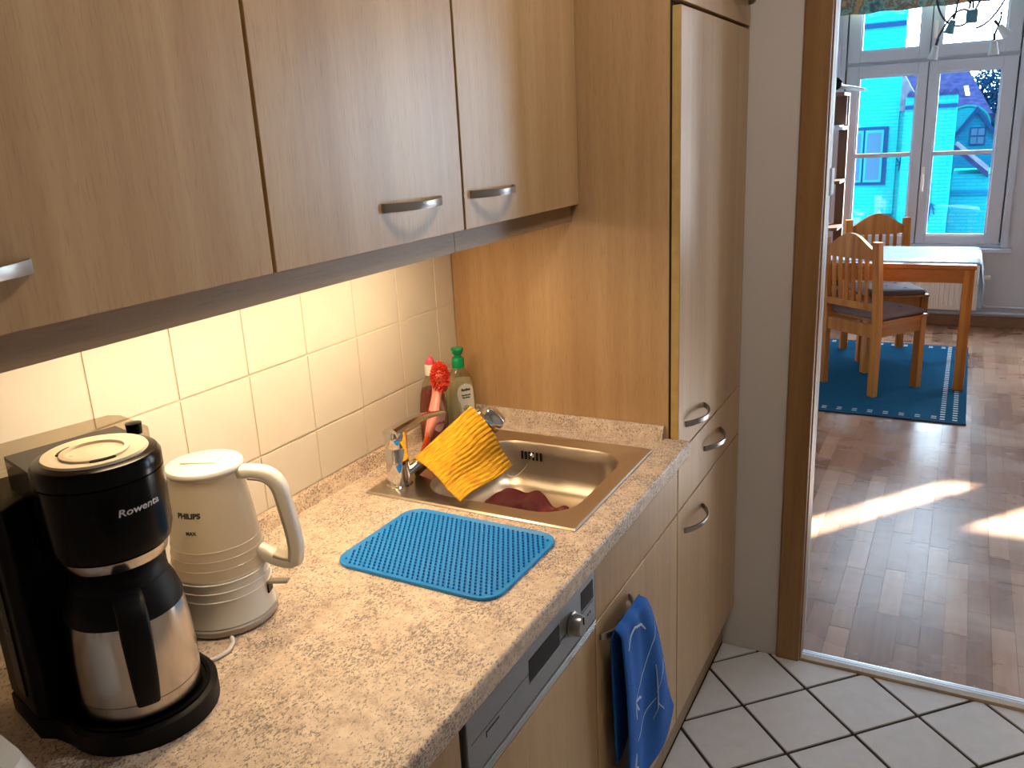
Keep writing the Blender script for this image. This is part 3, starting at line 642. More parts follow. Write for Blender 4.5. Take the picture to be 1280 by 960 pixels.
# --- kitchen ceiling lamp
cl = thing('ceiling_lamp', 'round white ceiling lamp over the kitchen floor', 'lamp', (1.05, -0.50, 2.56))
MB().lathe([(0.17, -0.03), (0.175, -0.02), (0.175, 0.0)], 40).build('base_plate', 'white', cl, smooth=True)
MB().lathe([(0.02, -0.075), (0.09, -0.068), (0.14, -0.05), (0.165, -0.03)], 40).build('diffuser', 'ceilon', cl, smooth=True)
ld = bpy.data.lights.new('ceiling_light', 'AREA'); ld.shape = 'DISK'; ld.size = 0.22; ld.energy = 9.5; ld.color = (1.0, 0.93, 0.84)
lo = bpy.data.objects.new('ceiling_light', ld); C.objects.link(lo); lo.parent = cl; lo.location = (0, 0, -0.08)

# ================================================================== SINK
sk = thing('kitchen_sink', 'square stainless steel sink with rounded bowl set into the counter', 'sink', (0.311, -0.2975, ZC))
SW, SH = 0.462, 0.425; bx, by, bw, bh = 0.026, 0.000, 0.325, 0.325
L_ = [rrect(0, 0, SW, SH, 0.004, 0.0003), rrect(0, 0, SW, SH, 0.004, 0.0018), rrect(0, 0, SW - .006, SH - .006, 0.004, 0.0045), rrect(0.003, 0, SW - 0.05, SH - 0.05, 0.012, 0.0048),
      rrect(0.004, 0, SW - 0.062, SH - 0.058, 0.012, 0.0028), rrect(bx, by, bw + 0.018, bh + 0.018, 0.078, 0.0026), rrect(bx, by, bw + 0.006, bh + 0.006, 0.074, 0.0010)]
MB().loft(L_).build('rim', 'steel', sk, smooth=True, ang=25)
B_ = [rrect(bx, by, bw + 0.006, bh + 0.006, 0.074, 0.0010), rrect(bx, by, bw, bh, 0.072, -0.004), rrect(bx, by, bw - 0.006, bh - 0.006, 0.07, -0.03), rrect(bx, by, bw - 0.016, bh - 0.016, 0.066, -0.072),
      rrect(bx, by, bw - 0.034, bh - 0.034, 0.06, -0.092), rrect(bx, by, bw - 0.075, bh - 0.075, 0.05, -0.103), rrect(bx, by, 0.10, 0.10, 0.045, -0.108), rrect(bx, by, 0.09, 0.09, 0.0445, -0.111)]
bo = MB().loft(B_, cap1=True).build('bowl', 'bowl', sk, smooth=True, ang=50)
MB().lathe([(0.040, -0.111), (0.040, -0.1085), (0.034, -0.1075), (0.02, -0.1095)], 28, (bx, by)).build('drain_strainer', 'chrome', bo, smooth=True)
yb = by + bh / 2 - 0.0045
for k in range(6):
    x = bx - 0.092 + 0.0095 * k
    o = MB().cbox(-0.0024, 0.0024, -0.0012, 0.0012, -0.010, 0.010, 0.001).build('overflow_slot', 'dwdark', bo, loc=(x, yb - 0.0005, -0.030))
ch = MB(); ch.lathe([(0.0065, 0), (0.0065, 0.004), (0.003, 0.008)], 14); ch.xf(Matrix.Translation((bx - 0.066, yb - 0.0005, -0.028)) @ Matrix.Rotation(pi / 2, 4, 'X')); ch.build('chain_knob', 'chrome', bo, smooth=True)
cm = MB()
for k in range(34):
    t = k / 33; cm.sphere((bx - 0.067 - 0.07 * t, yb - 0.009 - 0.016 * sin(pi * t) , -0.034 - 0.045 * sin(pi * min(1, t * 0.75)) ** 0.8), 0.0014, 6, 4)
c_ = cm.build('bead_chain', 'chrome', bo, smooth=True); c_['kind'] = 'stuff'
# --- tap
tp = thing('kitchen_tap', 'chrome single-lever tap at the front left corner of the sink', 'tap', (0.127, -0.455, ZC + 0.0026), 0)
MB().lathe([(0.0270, 0), (0.0270, 0.004), (0.0245, 0.006), (0.0235, 0.034), (0.0235, 0.0345)], 36).build('base_ring', 'chrome', tp, smooth=True)
MB().lathe([(0.0235, 0.0345), (0.0230, 0.082), (0.0220, 0.0835), (0.0220, 0.0865), (0.0230, 0.088), (0.0230, 0.110), (0.021, 0.118), (0.013, 0.121)], 36).build('body', 'chrome', tp, smooth=True)
lv = []
for t in [k / 10 for k in range(11)]:
    y = -0.016 + 0.175 * t; z = 0.115 + 0.010 * sin(pi * t * 0.9) - 0.010 * t; hw = 0.0200 - 0.0085 * t; th = 0.0125 - 0.0070 * t
    lv.append([(hw * cos(2 * pi * k / 14), y, z + th * sin(2 * pi * k / 14)) for k in range(14)])
mlv = MB().loft(lv, True, True); mlv.xf(Matrix.Rotation(radians(-3), 4, 'Z')); mlv.build('lever', 'chrome', tp, smooth=True)
spd = Vector((0.125, 0.103, 0)).normalized()
def spt(r, z): return (spd.x * r, spd.y * r, z)
MB().tube([spt(0.012, 0.026), spt(0.03, 0.034), spt(0.06, 0.057), spt(0.10, 0.089), spt(0.135, 0.113), spt(0.160, 0.125), spt(0.175, 0.128)], [0.0115, 0.011, 0.0108, 0.0108, 0.011, 0.0135, 0.016], 18).build('spout', 'chrome', tp, smooth=True)
hd = MB(); hd.lathe([(0.004, 0.020), (0.018, 0.017), (0.0235, 0.006), (0.0240, -0.010), (0.0225, -0.024), (0.0200, -0.028), (0.018, -0.0275), (0.016, -0.024)], 30)
ax = Vector((spd.x * 0.55, spd.y * 0.55, -0.62)).normalized()
hd.xf(Matrix.Translation(spt(0.192, 0.124)) @ (-ax).to_track_quat('Z', 'Y').to_matrix().to_4x4())
so_ = hd.build('spout_head', 'chrome', tp, smooth=True)
ae = MB().lathe([(0.0128, 0), (0.0128, 0.002), (0.006, 0.0025)], 20); ae.xf(Matrix.Translation(Vector(spt(0.192, 0.124)) + ax * 0.026) @ (-ax).to_track_quat('Z', 'Y').to_matrix().to_4x4()); ae.build('aerator', 'handle', so_, smooth=True)
# --- yellow cloth draped over the spout
A_, B2, C2, D2 = Vector((0.158, -0.438, 0.950)), Vector((0.250, -0.354, 1.0455)), Vector((0.323, -0.330, 0.918)), Vector((0.306, -0.510, 0.912))
def ycl(u, v):
    # v 0..0.18 back flap going down behind the spout, then over the fold, then front flap
    e = A_.lerp(B2, u)
    if v < 0.2:
        t = 1 - v / 0.2; p = e + Vector((-0.018 - 0.012 * t, 0.018 + 0.02 * t, -0.012 - 0.052 * t)) if t > 0 else e
        return tuple(p + Vector((0, 0, 0.004)))
    t = (v - 0.2) / 0.8
    lo_ = D2.lerp(C2, u); p = e.lerp(lo_, t)
    bul = 0.016 * sin(pi * min(1, t * 1.4)) * (1 if t < 0.72 else 1)
    p = p + Vector((0.010, -0.008, 0.008)) * (bul / 0.016) + Vector((0.004, -0.003, 0)) * sin(u * 7 + t * 3) * t + Vector((0.0008, -0.0008, 0.0004)) * sin(t * 95 + 2 * sin(u * 9))
    return tuple(p)
yc = MB().grid(ycl, 40, 90)
me = yc.mesh('yellow_cloth', 'ycloth', smooth=True, ang=80)
uvl = me.uv_layers.new(name='uv')
for lp in me.loops:
    vi = lp.vertex_index; uvl.data[lp.index].uv = ((vi % 41) / 40, (vi // 41) / 90)
yo = link('sponge_cloth', me); tag(yo, 'yellow sponge cloth hanging over the tap spout', 'cloth')
sm_ = yo.modifiers.new('thickness', 'SOLIDIFY'); sm_.thickness = 0.0028; sm_.offset = 0
# --- red net cloth in the bowl
zb0 = ZC - 0.1035
def rnet(u, v):
    x = 0.232 + 0.185 * u + 0.006 * sin(v * 6); y = -0.405 + 0.175 * v * (0.85 + 0.15 * sin(pi * u)) + 0.008 * sin(u * 5)
    z = zb0 + 0.004 + 0.014 * (sin(u * 7.5 + 0.6) ** 2) * (0.35 + v) + 0.006 * sin(v * 9 + u * 4) ** 2 + 0.015 * max(0, 1 - abs(u - 0.28) / 0.28) * v
    return (x, y, z)
rn = link('net_cloth', MB().grid(rnet, 36, 24).mesh('net_cloth', 'redmesh', smooth=True, ang=80)); tag(rn, 'crumpled dark red net cloth lying in the sink bowl', 'cloth')
q = rn.modifiers.new('thickness', 'SOLIDIFY'); q.thickness = 0.002; q.offset = 0
hem = MB().tube([rnet(k / 30, 0) for k in range(31)] + [rnet(1, k / 12) for k in range(1, 13)] + [rnet(1 - k / 30, 1) for k in range(1, 31)] + [rnet(0, 1 - k / 12) for k in range(1, 12)], 0.0022, 6)
hem.build('hem', 'redmesh', rn, smooth=True)

# ================================================================== BOTTLES AND BRUSH BEHIND THE SINK
rb = thing('red_soap_bottle', 'clear dish soap bottle of dark red liquid with white cap', 'bottle', (0.054, -0.205, ZC), radians(-30))
def ovl(rx, ry, z, n=28, cx=0): return [(ry * cos(2 * pi * k / n), cx + rx * sin(2 * pi * k / n), z) for k in range(n)]
MB().loft([ovl(.030, .019, 0.001), ovl(.033, .021, 0.006), ovl(.034, .021, .05), ovl(.032, .020, .09), ovl(.028, .018, .12), ovl(.024, .0165, .133)], True, True).build('soap', 'redliq', rb, smooth=True)
MB().loft([ovl(.031, .0197, 0), ovl(.034, .0217, 0.005), ovl(.035, .0217, .05), ovl(.033, .0207, .09), ovl(.029, .0187, .12), ovl(.022, .0165, .145), ovl(.013, .012, .158), ovl(.012, .012, .166)]).build('bottle_body', 'clear', rb, smooth=True)
lbm = MB().grid(lambda u, v: (0.0222 * sqrt(max(0, 1 - ((u - .5) * 2 * .019 * sqrt(max(0.0, 1 - (2 * v - 1) ** 2)) / .036) ** 2)) - 0.0014 * (v > .8) * 0, (u - .5) * 2 * .019 * sqrt(max(0.0, 1 - (2 * v - 1) ** 2)), 0.03 + 0.085 * v), 14, 16)
lb = lbm.build('label', 'label_p', rb, smooth=True)
for k in range(6):
    a = radians(-60 + 24 * k); MB().tube([(0.0226, 0, .078), (0.0228, 0.006 * sin(a), .078 + .009 * cos(a)), (0.0226, 0.012 * sin(a), .078 + .014 * cos(a) ** 2)], 0.0008, 5).build('printed_leaf', 'print_g', lb)
for k in range(7): MB().box(0.0222, 0.0229, -0.0135 + .004 * k, -0.0107 + .004 * k, .049 + .0004 * (k % 2), .0555 - .0012 * (k % 3)).build('printed_mark', 'print_r', lb)
MB().lathe([(0.0135, .164), (0.0135, .186), (0.0125, .188)], 20).build('cap', 'white', rb, smooth=True)
MB().lathe([(0.009, .188), (0.0095, .194), (0.008, .201), (0.004, .205)], 16).build('nozzle', 'hotpink', rb, smooth=True)
gb = thing('green_capped_bottle', 'clear bottle of pale soap with green flip cap and white label', 'bottle', (0.070, -0.112, ZC + 0.0), radians(-36))
MB().loft([ovl(.030, .019, 0.001), ovl(.035, .0215, .006), ovl(.037, .0215, .06), ovl(.034, .020, .11), ovl(.029, .018, .128)], True, True).build('soap', 'greensoap', gb, smooth=True)
MB().loft([ovl(.031, .0195, 0), ovl(.036, .022, .005), ovl(.038, .022, .06), ovl(.035, .0205, .11), ovl(.028, .018, .135), ovl(.018, .014, .152), ovl(.0125, .0125, .157), ovl(.0125, .0125, .160)]).build('bottle_body', 'clear', gb, smooth=True)
l2 = MB().grid(lambda u, v: (0.0226 * sqrt(max(0, 1 - ((u - .5) * 2 * .021 * max(0.0, 1 - (2 * v - 1) ** 4) ** .5 / .039) ** 2)), 0.006 + (u - .5) * 2 * .021 * max(0.0, 1 - (2 * v - 1) ** 4) ** .5, 0.04 + 0.082 * v), 14, 16).build('label', 'label_w', gb, smooth=True)
for (z, h_, n_, w_) in ((.104, .006, 6, .0032), (.092, .0034, 7, .0026), (.086, .0034, 6, .0026)):
    for k in range(n_):
        y_ = 0.006 + (k - (n_ - 1) / 2) * (w_ + .0006); MB().box(0.0222, 0.0230, y_ - w_ / 2, y_ + w_ / 2, z - .0006 * (k % 2), z + h_ * (1 if k % 3 == 0 else 0.72)).build('printed_mark', 'dark_text', l2)
for k in range(5):
    a = radians(-50 + 25 * k); MB().tube([(0.0229, 0.006, .05), (0.0230, 0.006 + 0.007 * sin(a), .05 + .011 * cos(a)), (0.0229, 0.006 + 0.011 * sin(a), .052 + .017 * cos(a))], 0.0011, 5).build('printed_leaf', 'print_g', l2)
MB().lathe([(0.0150, .158), (0.0150, .179), (0.0135, .181), (0.0135, .1815)], 22).build('cap_base', 'green', gb, smooth=True)
MB().lathe([(0.0080, .1815), (0.0080, .188), (0.0125, .192), (0.0155, .203), (0.014, .205)], 22).build('flip_cap', 'green', gb, smooth=True)
br = thing('dish_brush', 'pink-handled dish brush with red bristles leaning against the soap bottle', 'brush', (0.1015, -0.340, ZC + 0.0008))
b0, b1 = Vector((0.0, 0.0, 0.006)), Vector((-0.012, 0.112, 0.157))
def bp_(t): return b0.lerp(b1, t) + Vector((0.006, -0.004, -0.004)) * sin(pi * t)
hdl = MB().tube([bp_(t / 12) for t in range(4, 13)], [0.009, 0.011, 0.0125, 0.013, 0.0135, 0.013, 0.0125, 0.014, 0.016], 14, flat=(0.75, 0.95), up=(1, 0, 0)); hdl.build('handle', 'pink', br, smooth=True)
MB().tube([bp_(t / 12) for t in range(0, 6)], [0.006, 0.0085, 0.009, 0.0085, 0.008, 0.0075], 14, flat=(1, 0.75), up=(1, 0, 0)).build('grip', 'orange', br, smooth=True)
hc = b1 + Vector((0.010, -0.009, 0.012))
MB().sphere(tuple(hc), 0.018, 18, 12, (0.8, 0.8, 1.35)).build('brush_head', 'pink', br, smooth=True)
bm_ = MB()
for k in range(520):
    z = 1 - 2 * (k + .5) / 520; a = k * 2.39996; r = sqrt(1 - z * z); d_ = Vector((r * cos(a), r * sin(a), z))
    d_ += Vector((random.uniform(-.15, .15), random.uniform(-.15, .15), random.uniform(-.15, .15))); d_.normalize()
    if d_.dot(Vector((-.8, .5, -.2))) > 0.55: continue
    p0 = hc + Vector((d_.x * .012, d_.y * .012, d_.z * .021)); p1 = hc + Vector((d_.x * .0225, d_.y * .0225, d_.z * .036)) * random.uniform(.92, 1.08)
    bm_.tube([p0, p1], [0.0010, 0.0013], 5)
o = bm_.build('bristles', 'redbr', br); o['kind'] = 'stuff'

# ================================================================== BLUE MAT
mt = thing('silicone_mat', 'bright blue nubbed silicone mat lying in front of the sink', 'mat', (0.3695, -0.6575, ZC), radians(-1.0))
mw, mh, mr_ = 0.315, 0.238, 0.036
MB().loft([rrect(0, 0, mw, mh, mr_, 0.0002), rrect(0, 0, mw + .001, mh + .001, mr_, 0.003), rrect(0, 0, mw, mh, mr_, 0.0055), rrect(0, 0, mw - .008, mh - .008, mr_ - .003, 0.0058), rrect(0, 0, mw - .012, mh - .012, mr_ - .005, 0.003), rrect(0, 0, mw - .03, mh - .03, mr_ - .012, 0.0028)], True, True).build('sheet', 'blue_sil', mt, smooth=True, ang=60)
nb = MB(); px_, py_ = 0.0098, 0.0088
for i in range(-19, 20):
    for j in range(-17, 18):
        x = i * px_ + (px_ / 2 if j % 2 else 0); y = j * py_
        if abs(x) > mw / 2 - .010 or abs(y) > mh / 2 - .010: continue
        ex = max(0, abs(x) - (mw / 2 - .010 - .028)); ey = max(0, abs(y) - (mh / 2 - .010 - .028))
        if ex * ex + ey * ey > .028 ** 2: continue
        nb.lathe([(0.0021, 0.0026), (0.0019, 0.0052), (0.0009, 0.0062)], 7, (x, y))
o = nb.build('nubs', 'blue_nub', mt); o['kind'] = 'stuff'

# ================================================================== KETTLE
kt = thing('electric_kettle', 'white cordless kettle with milky translucent body and ringed base', 'kettle', (0.162, -0.957, ZC), radians(24))
MB().lathe([(0.070, 0), (0.0745, 0.004), (0.0755, 0.012), (0.073, 0.0145)], 48).build('power_base', 'kettle_grey', kt, smooth=True)
def kR(z):
    if z < 0.085: return 0.0725 - 0.0045 * (z / 0.085)
    return 0.0680 - 0.0175 * ((z - 0.085) / 0.15) ** 1.15
MB().lathe([(0.0735, 0.0155), (0.0732, 0.019)] + [(kR(z), z) for z in (0.024, 0.04, 0.055, 0.07, 0.088)], 48).build('lower_body', 'white', kt, smooth=True)
for z in (0.0565, 0.070, 0.0835):
    MB().lathe([(kR(z) - .0005, z - .0013), (kR(z) + .0014, z - .0006), (kR(z) + .0014, z + .0006), (kR(z) - .0005, z + .0013)], 48, cap=False).build('ring', 'white', kt, smooth=True)
MB().lathe([(kR(z), z) for z in [0.0885 + 0.1465 * k / 12 for k in range(13)]], 48, cap=False).build('jug', 'milky', kt, smooth=True)
for z in (0.104, 0.118, 0.132):
    MB().lathe([(kR(z) - .0005, z - .0012), (kR(z) + .0008, z), (kR(z) - .0005, z + .0012)], 48, cap=False).build('ring', 'milky', kt, smooth=True)
sp_ = MB().loft([[(-kR(z) + 0.012 - o_ * 1, 0.022 * cos(2 * pi * k / 12) * (0.5 + .5 * s2), z + 0.0 * k) if False else (-kR(z) + 0.010 - o_ * (0.5 + .5 * cos(2 * pi * k / 12)), 0.020 * s2 * sin(2 * pi * k / 12), z) for k in range(12)] for (z, o_, s2) in ((0.18, 0.004, 0.4), (0.21, 0.010, 0.8), (0.234, 0.018, 1.0))], True, True)
sp_.build('spout', 'milky', kt, smooth=True)
lid = MB().lathe([(0.052, 0.2355), (0.0545, 0.238), (0.0550, 0.2425), (0.053, 0.246), (0.046, 0.2475), (0.02, 0.2485), (0.001, 0.249)], 48).build('lid', 'white', kt, smooth=True)
MB().cbox(-0.030, 0.022, -0.013, 0.013, 0.2478, 0.2512, 0.0015).build('lid_grip', 'white', lid)
def bez(ps, n):
    out = []
    for k in range(n + 1):
        t = k / n; q = [Vector(p) for p in ps]
        while len(q) > 1: q = [q[i].lerp(q[i + 1], t) for i in range(len(q) - 1)]
        out.append(q[0])
    return out
hp = [Vector((0.040, 0, 0.2305)), Vector((0.066, 0, 0.2315))] + bez([(0.080, 0, 0.230), (0.108, 0, 0.226), (0.111, 0, 0.190)], 6) + bez([(0.115, 0, 0.165), (0.122, 0, 0.125), (0.120, 0, 0.105)], 4) + bez([(0.117, 0, 0.088), (0.104, 0, 0.085), (0.084, 0, 0.094)], 5) + [Vector((0.062, 0, 0.108))]
def bar(path, hw, hh, name, mat, par, off=0.0):
    loops = []
    for i, p in enumerate(path):
        t = (path[min(i + 1, len(path) - 1)] - path[max(i - 1, 0)]).normalized(); nrm = Vector((0, 1, 0)).cross(t).normalized()
        w2 = hw[i] if isinstance(hw, list) else hw; h2 = hh[i] if isinstance(hh, list) else hh
        p = p + nrm * off
        loops.append([p + Vector((0, 1, 0)) * (w2 * abs(cos(a)) ** .6 * (1 if cos(a) >= 0 else -1)) + nrm * (h2 * abs(sin(a)) ** .6 * (1 if sin(a) >= 0 else -1)) for a in [2 * pi * k / 16 for k in range(16)]])
    return MB().loft(loops, True, True).build(name, mat, par, smooth=True, ang=60)
nrm_sign = 1
hh_ = bar(hp, 0.0125, 0.0095, 'handle', 'white', kt)
bar(hp[1:-1], 0.0128, 0.0035, 'grip_band', 'kettle_grey', hh_, 0.0075)
sw_ = MB().cbox(0.069, 0.101, -0.007, 0.007, 0.052, 0.0565, 0.0018).build('switch', 'kettle_grey', kt)
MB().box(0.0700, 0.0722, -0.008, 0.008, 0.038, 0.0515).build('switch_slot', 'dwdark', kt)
for txt, sz, z, a, sx_, bo_ in (('PHILIPS', 0.0105, 0.187, -98, 1.05, 0.0004), ('MAX', 0.0068, 0.162, -96, 1.05, 0.0002)):
    wrap_text(txt, sz, kR, radians(a), z, sx=sx_, bold=bo_).build('lettering', 'dark_text', kt)
# cable of the kettle
cd = MB().tube([(0.222, -1.008, ZC + 0.0034), (0.235, -1.018, ZC + 0.0034), (0.243, -1.035, ZC + .0034), (0.240, -1.055, ZC + .0034), (0.226, -1.078, ZC + 0.0034), (0.205, -1.083, ZC + .0034)], 0.0032, 10)
tag(cd.build('kettle_cable', 'cordw', smooth=True), 'short white cable curling out from under the kettle base', 'cable')

# ================================================================== COFFEE MAKER
cf = thing('coffee_maker', 'black drip coffee maker with steel thermal carafe and smoky water tank', 'coffee maker', (0.2335, -1.166, ZC), radians(-14))
def outline(R, xb, hy, n=24, rc=0.02):
    pts = [(R * cos(a), R * sin(a)) for a in [-pi / 2 + pi * k / n for k in range(n + 1)]]
    pts = [p for p in pts]
    pts += [(xb + rc, hy), (xb + rc * .3, hy - rc * .3), (xb, hy - rc), (xb, -hy + rc), (xb + rc * .3, -hy + rc * .3), (xb + rc, -hy)]
    return pts
bb_ = outline(0.090, -0.15, 0.084); bb_ = bb_[:-3] + [(-0.15, -0.09), (-0.132, -0.110), (-0.045, -0.110), (-0.028, -0.098)]
MB().prism(bb_, 0.0, 0.026, 0.002).build('base', 'blackm', cf, smooth=True)
MB().lathe([(0.082, 0.0262), (0.082, 0.029), (0.077, 0.0292), (0.076, 0.0268)], 40).build('warming_ring', 'black', cf, smooth=True)
tw = MB(); tw.extr([(-0.150, -0.092), (-0.135, -0.108), (-0.045, -0.108), (-0.032, -0.098), (-0.060, -0.060), (-0.060, 0.078), (-0.075, 0.091), (-0.135, 0.091), (-0.150, 0.075)], 0.026, 0.300, 'z'); two = tw.build('tower', 'blackm', cf, bevel=0.003)
MB().box(-0.092, -0.064, -0.1105, -0.1078, 0.05, 0.285).build('gauge_window', 'dwdark', two)
for k, z in enumerate((0.27, 0.245, 0.215, 0.187, 0.16, 0.135)):
    g = MB(); g.box(-0.084, -0.0715, -0.1115, -0.1106, z, z + .0014); g.box(-0.0785, -0.0770, -0.1115, -0.1106, z - .005, z + .0065); 
    if k == 0: g.box(-0.086, -0.072, -0.1115, -0.1106, z + .008, z + .0095); g.box(-0.086, -0.0845, -0.1115, -0.1106, z + .0, z + .008)
    g.build('gauge_mark', 'dim_text', two)
tank = MB(); tank.extr([(-0.168, -0.100), (-0.150, -0.112), (-0.060, -0.112), (-0.070, 0.096), (-0.150, 0.096), (-0.168, 0.085)], 0.301, 0.338, 'z'); tank.build('tank_lid', 'smoke', cf, bevel=0.003)
hdp = [(0.060, 0.232), (0.066, 0.235), (0.0695, 0.248), (0.0705, 0.322), (0.0705, 0.323), (0.0690, 0.3235), (0.0705, 0.325), (0.0705, 0.339), (0.067, 0.345), (0.060, 0.347)]
hdo = MB().lathe(hdp, 56).build('brew_head', 'black', cf, smooth=True, ang=35)
nk = MB(); nk.extr([(-0.10, -0.066), (-0.0, -0.0685), (-0.0, 0.0685), (-0.10, 0.066)], 0.238, 0.3405, 'z'); nk.build('neck', 'black', cf)
MB().lathe([(0.058, 0.3472), (0.0565, 0.350), (0.046, 0.3495), (0.042, 0.348), (0.020, 0.3478), (0.001, 0.3482)], 48).build('head_lid', 'lidm', hdo, smooth=True, ang=30)
MB().lathe([(0.0375, 0.3483), (0.0375, 0.3505), (0.032, 0.3512), (0.0315, 0.3495), (0.0315, 0.3483)], 48, cap=False).build('lid_ring', 'lidm', hdo, smooth=True)
for a0 in (-30, 200):
    MB().loft([[(r * cos(radians(a0 + 5 * k)), r * sin(radians(a0 + 5 * k)), z) for (r, z) in ((0.038, .3484), (0.0415, .3484), (0.0415, .3500), (0.038, .3500))] for k in range(9)], True, True).build('lid_slot', 'black', hdo)
MB().lathe([(0.0575, 0.217), (0.0595, 0.219), (0.0620, 0.231), (0.060, 0.2322)], 48).build('steel_band', 'pot', cf, smooth=True)
MB().lathe([(0.009, 0.338), (0.010, 0.352), (0.003, 0.353)], 16, (-0.055, 0.071)).build('tank_catch', 'black', cf, smooth=True)
def headR(z): return 0.0702
wrap_text('Rowenta', 0.0118, headR, radians(10), 0.292, sx=1.25, shear=0.15, bold=0.0001).build('lettering', 'grey_text', cf)
# carafe (its own thing standing on the base)
cr = thing('thermal_carafe', 'brushed steel thermal jug with black collar standing in the coffee maker', 'carafe', (0.2335, -1.166, ZC + 0.0292), radians(-31))
MB().lathe([(0.067, 0.0), (0.0715, 0.003), (0.0722, 0.022)], 48).build('foot', 'pot', cr, smooth=True)
MB().lathe([(0.0722, 0.0228), (0.0724, 0.035), (0.0714, 0.075), (0.0685, 0.108), (0.0660, 0.125)], 48).build('steel_body', 'pot', cr, smooth=True)
MB().lathe([(0.0672, 0.1215), (0.0675, 0.1255), (0.062, 0.144), (0.0545, 0.160)], 48).build('collar', 'blackm', cr, smooth=True)
MB().lathe([(0.0550, 0.1605), (0.0555, 0.163), (0.051, 0.176), (0.043, 0.184), (0.001, 0.185)], 48).build('lid', 'blackm', cr, smooth=True)
hq = [Vector((0.050, 0, 0.156)), Vector((0.068, 0, 0.158))] + bez([(0.078, 0, 0.158), (0.099, 0, 0.157), (0.101, 0, 0.126)], 6) + [Vector((0.1010, 0, 0.092)), Vector((0.0975, 0, 0.062)), Vector((0.0920, 0, 0.042)), Vector((0.0890, 0, 0.034))]
bar(hq, [0.017] * 3 + [0.0165] * 6 + [0.0155, 0.0145, 0.0135, 0.0130], [0.007, 0.007] + [0.008] * 7 + [0.008, 0.0075, 0.0065, 0.005], 'handle', 'blackm', cr)
# appliance at the lower left edge
ap = thing('toaster', 'pale plastic toaster end at the lower left edge beside the coffee maker', 'toaster', (0.2435, -1.428, ZC), radians(-8))
MB().loft([rrect(0, 0, 0.150, 0.185, 0.03, 0.004), rrect(0, 0, 0.156, 0.19, 0.03, 0.02), rrect(0, 0, 0.150, 0.18, 0.03, 0.075), rrect(0, 0, 0.135, 0.165, 0.03, 0.098), rrect(0, 0, 0.09, 0.12, 0.03, 0.105)], True, True).build('shell', 'white', ap, smooth=True)
MB().loft([rrect(0, 0, 0.152, 0.186, 0.03, 0.0), rrect(0, 0, 0.152, 0.186, 0.03, 0.0055)], True, True).build('foot_ring', 'kettle_grey', ap)
for x in (-0.022, 0.022): MB().cbox(x - .008, x + .008, -0.055, 0.055, 0.101, 0.1058, 0.001).build('slot', 'dwdark', ap)

# ================================================================== TOWEL ON THE SINK CABINET
def towel(u, v):
    z = 0.690 - 0.50 * v
    yl = -0.478 + 0.030 * v; yr = -0.345 + 0.215 * v ** 0.75
    # slanted lower hem
    z -= 0.0 if v < 0.5 else 0
    z += 0.10 * max(0, v - 0.6) / 0.4 * (u ** 1.6)
    y = yl + (yr - yl) * u
    fold = sin(u * 9 + 0.5) * 0.009 * min(1, v * 2) + sin(u * 17 + v * 3) * 0.002
    x = 0.6125 + fold + 0.006 * sin(pi * min(1, v * 1.2)) - 0.010 * v
    if v < 0.03: x -= 0.012 * (1 - v / 0.03) ** 2; z += 0.0
    return (x, y, z)
def towel_all(u, v):
    if v < 0.25:
        t = 1 - v / 0.25; p = towel(u, t * 0.62)
        return (0.586 + (0.006 * sin(u * 8 + 1)) - 0.0 + (0.012 if t < .05 else 0), p[1] * 1.0, p[2] - 0.002) if t > 0.05 else (0.600, towel(u, 0)[1], towel(u, 0)[2] + 0.003)
    return towel(u, (v - 0.25) / 0.75)
to = link('kitchen_towel', MB().grid(towel_all, 36, 96).mesh('kitchen_towel', 'towel', smooth=True, ang=80)); tag(to, 'blue kitchen towel with pale branch print hanging on the sink cupboard handle', 'towel')
q = to.modifiers.new('thickness', 'SOLIDIFY'); q.thickness = 0.003; q.offset = 0
def tpr(pts, r=0.0016):
    path = []
    for k in range(len(pts) - 1):
        for t in range(6):
            a = t / 6; u = pts[k][0] + (pts[k + 1][0] - pts[k][0]) * a; v = pts[k][1] + (pts[k + 1][1] - pts[k][1]) * a
            p = towel(u, v); path.append((p[0] + 0.0022, p[1], p[2]))
    p = towel(*pts[-1]); path.append((p[0] + 0.0022, p[1], p[2]))
    n = len(path); rr = [r * (0.5 + 0.5 * sin(pi * (i + .5) / n)) for i in range(n)]
    return MB().tube(path, rr, 5, flat=(1, 0.5), up=(1, 0, 0))
for pts, r in (([(0.97, 0.16), (0.72, 0.23), (0.55, 0.32), (0.2, 0.375)], .0016), ([(0.72, 0.35), (0.70, 0.46), (0.68, 0.60), (0.62, 0.66)], .0026), ([(0.68, 0.5), (0.8, 0.43), (0.96, 0.40)], .0014), ([(0.67, 0.53), (0.45, 0.585), (0.2, 0.575)], .0015), ([(0.68, 0.56), (0.74, 0.62), (0.76, 0.66)], .0016), ([(0.1, 0.10), (0.4, 0.055), (0.62, 0.09), (0.68, 0.13)], .003), ([(0.2, 0.375), (0.34, 0.40), (0.40, 0.425)], .0035), ([(0.2, 0.38), (0.26, 0.43), (0.30, 0.45)], .003), ([(0.2, 0.385), (0.18, 0.43), (0.2, 0.46)], .0022), ([(0.15, 0.62), (0.12, 0.68), (0.2, 0.72)], .004)):
    tpr(pts, r).build('printed_branch', 'towelprint', to)

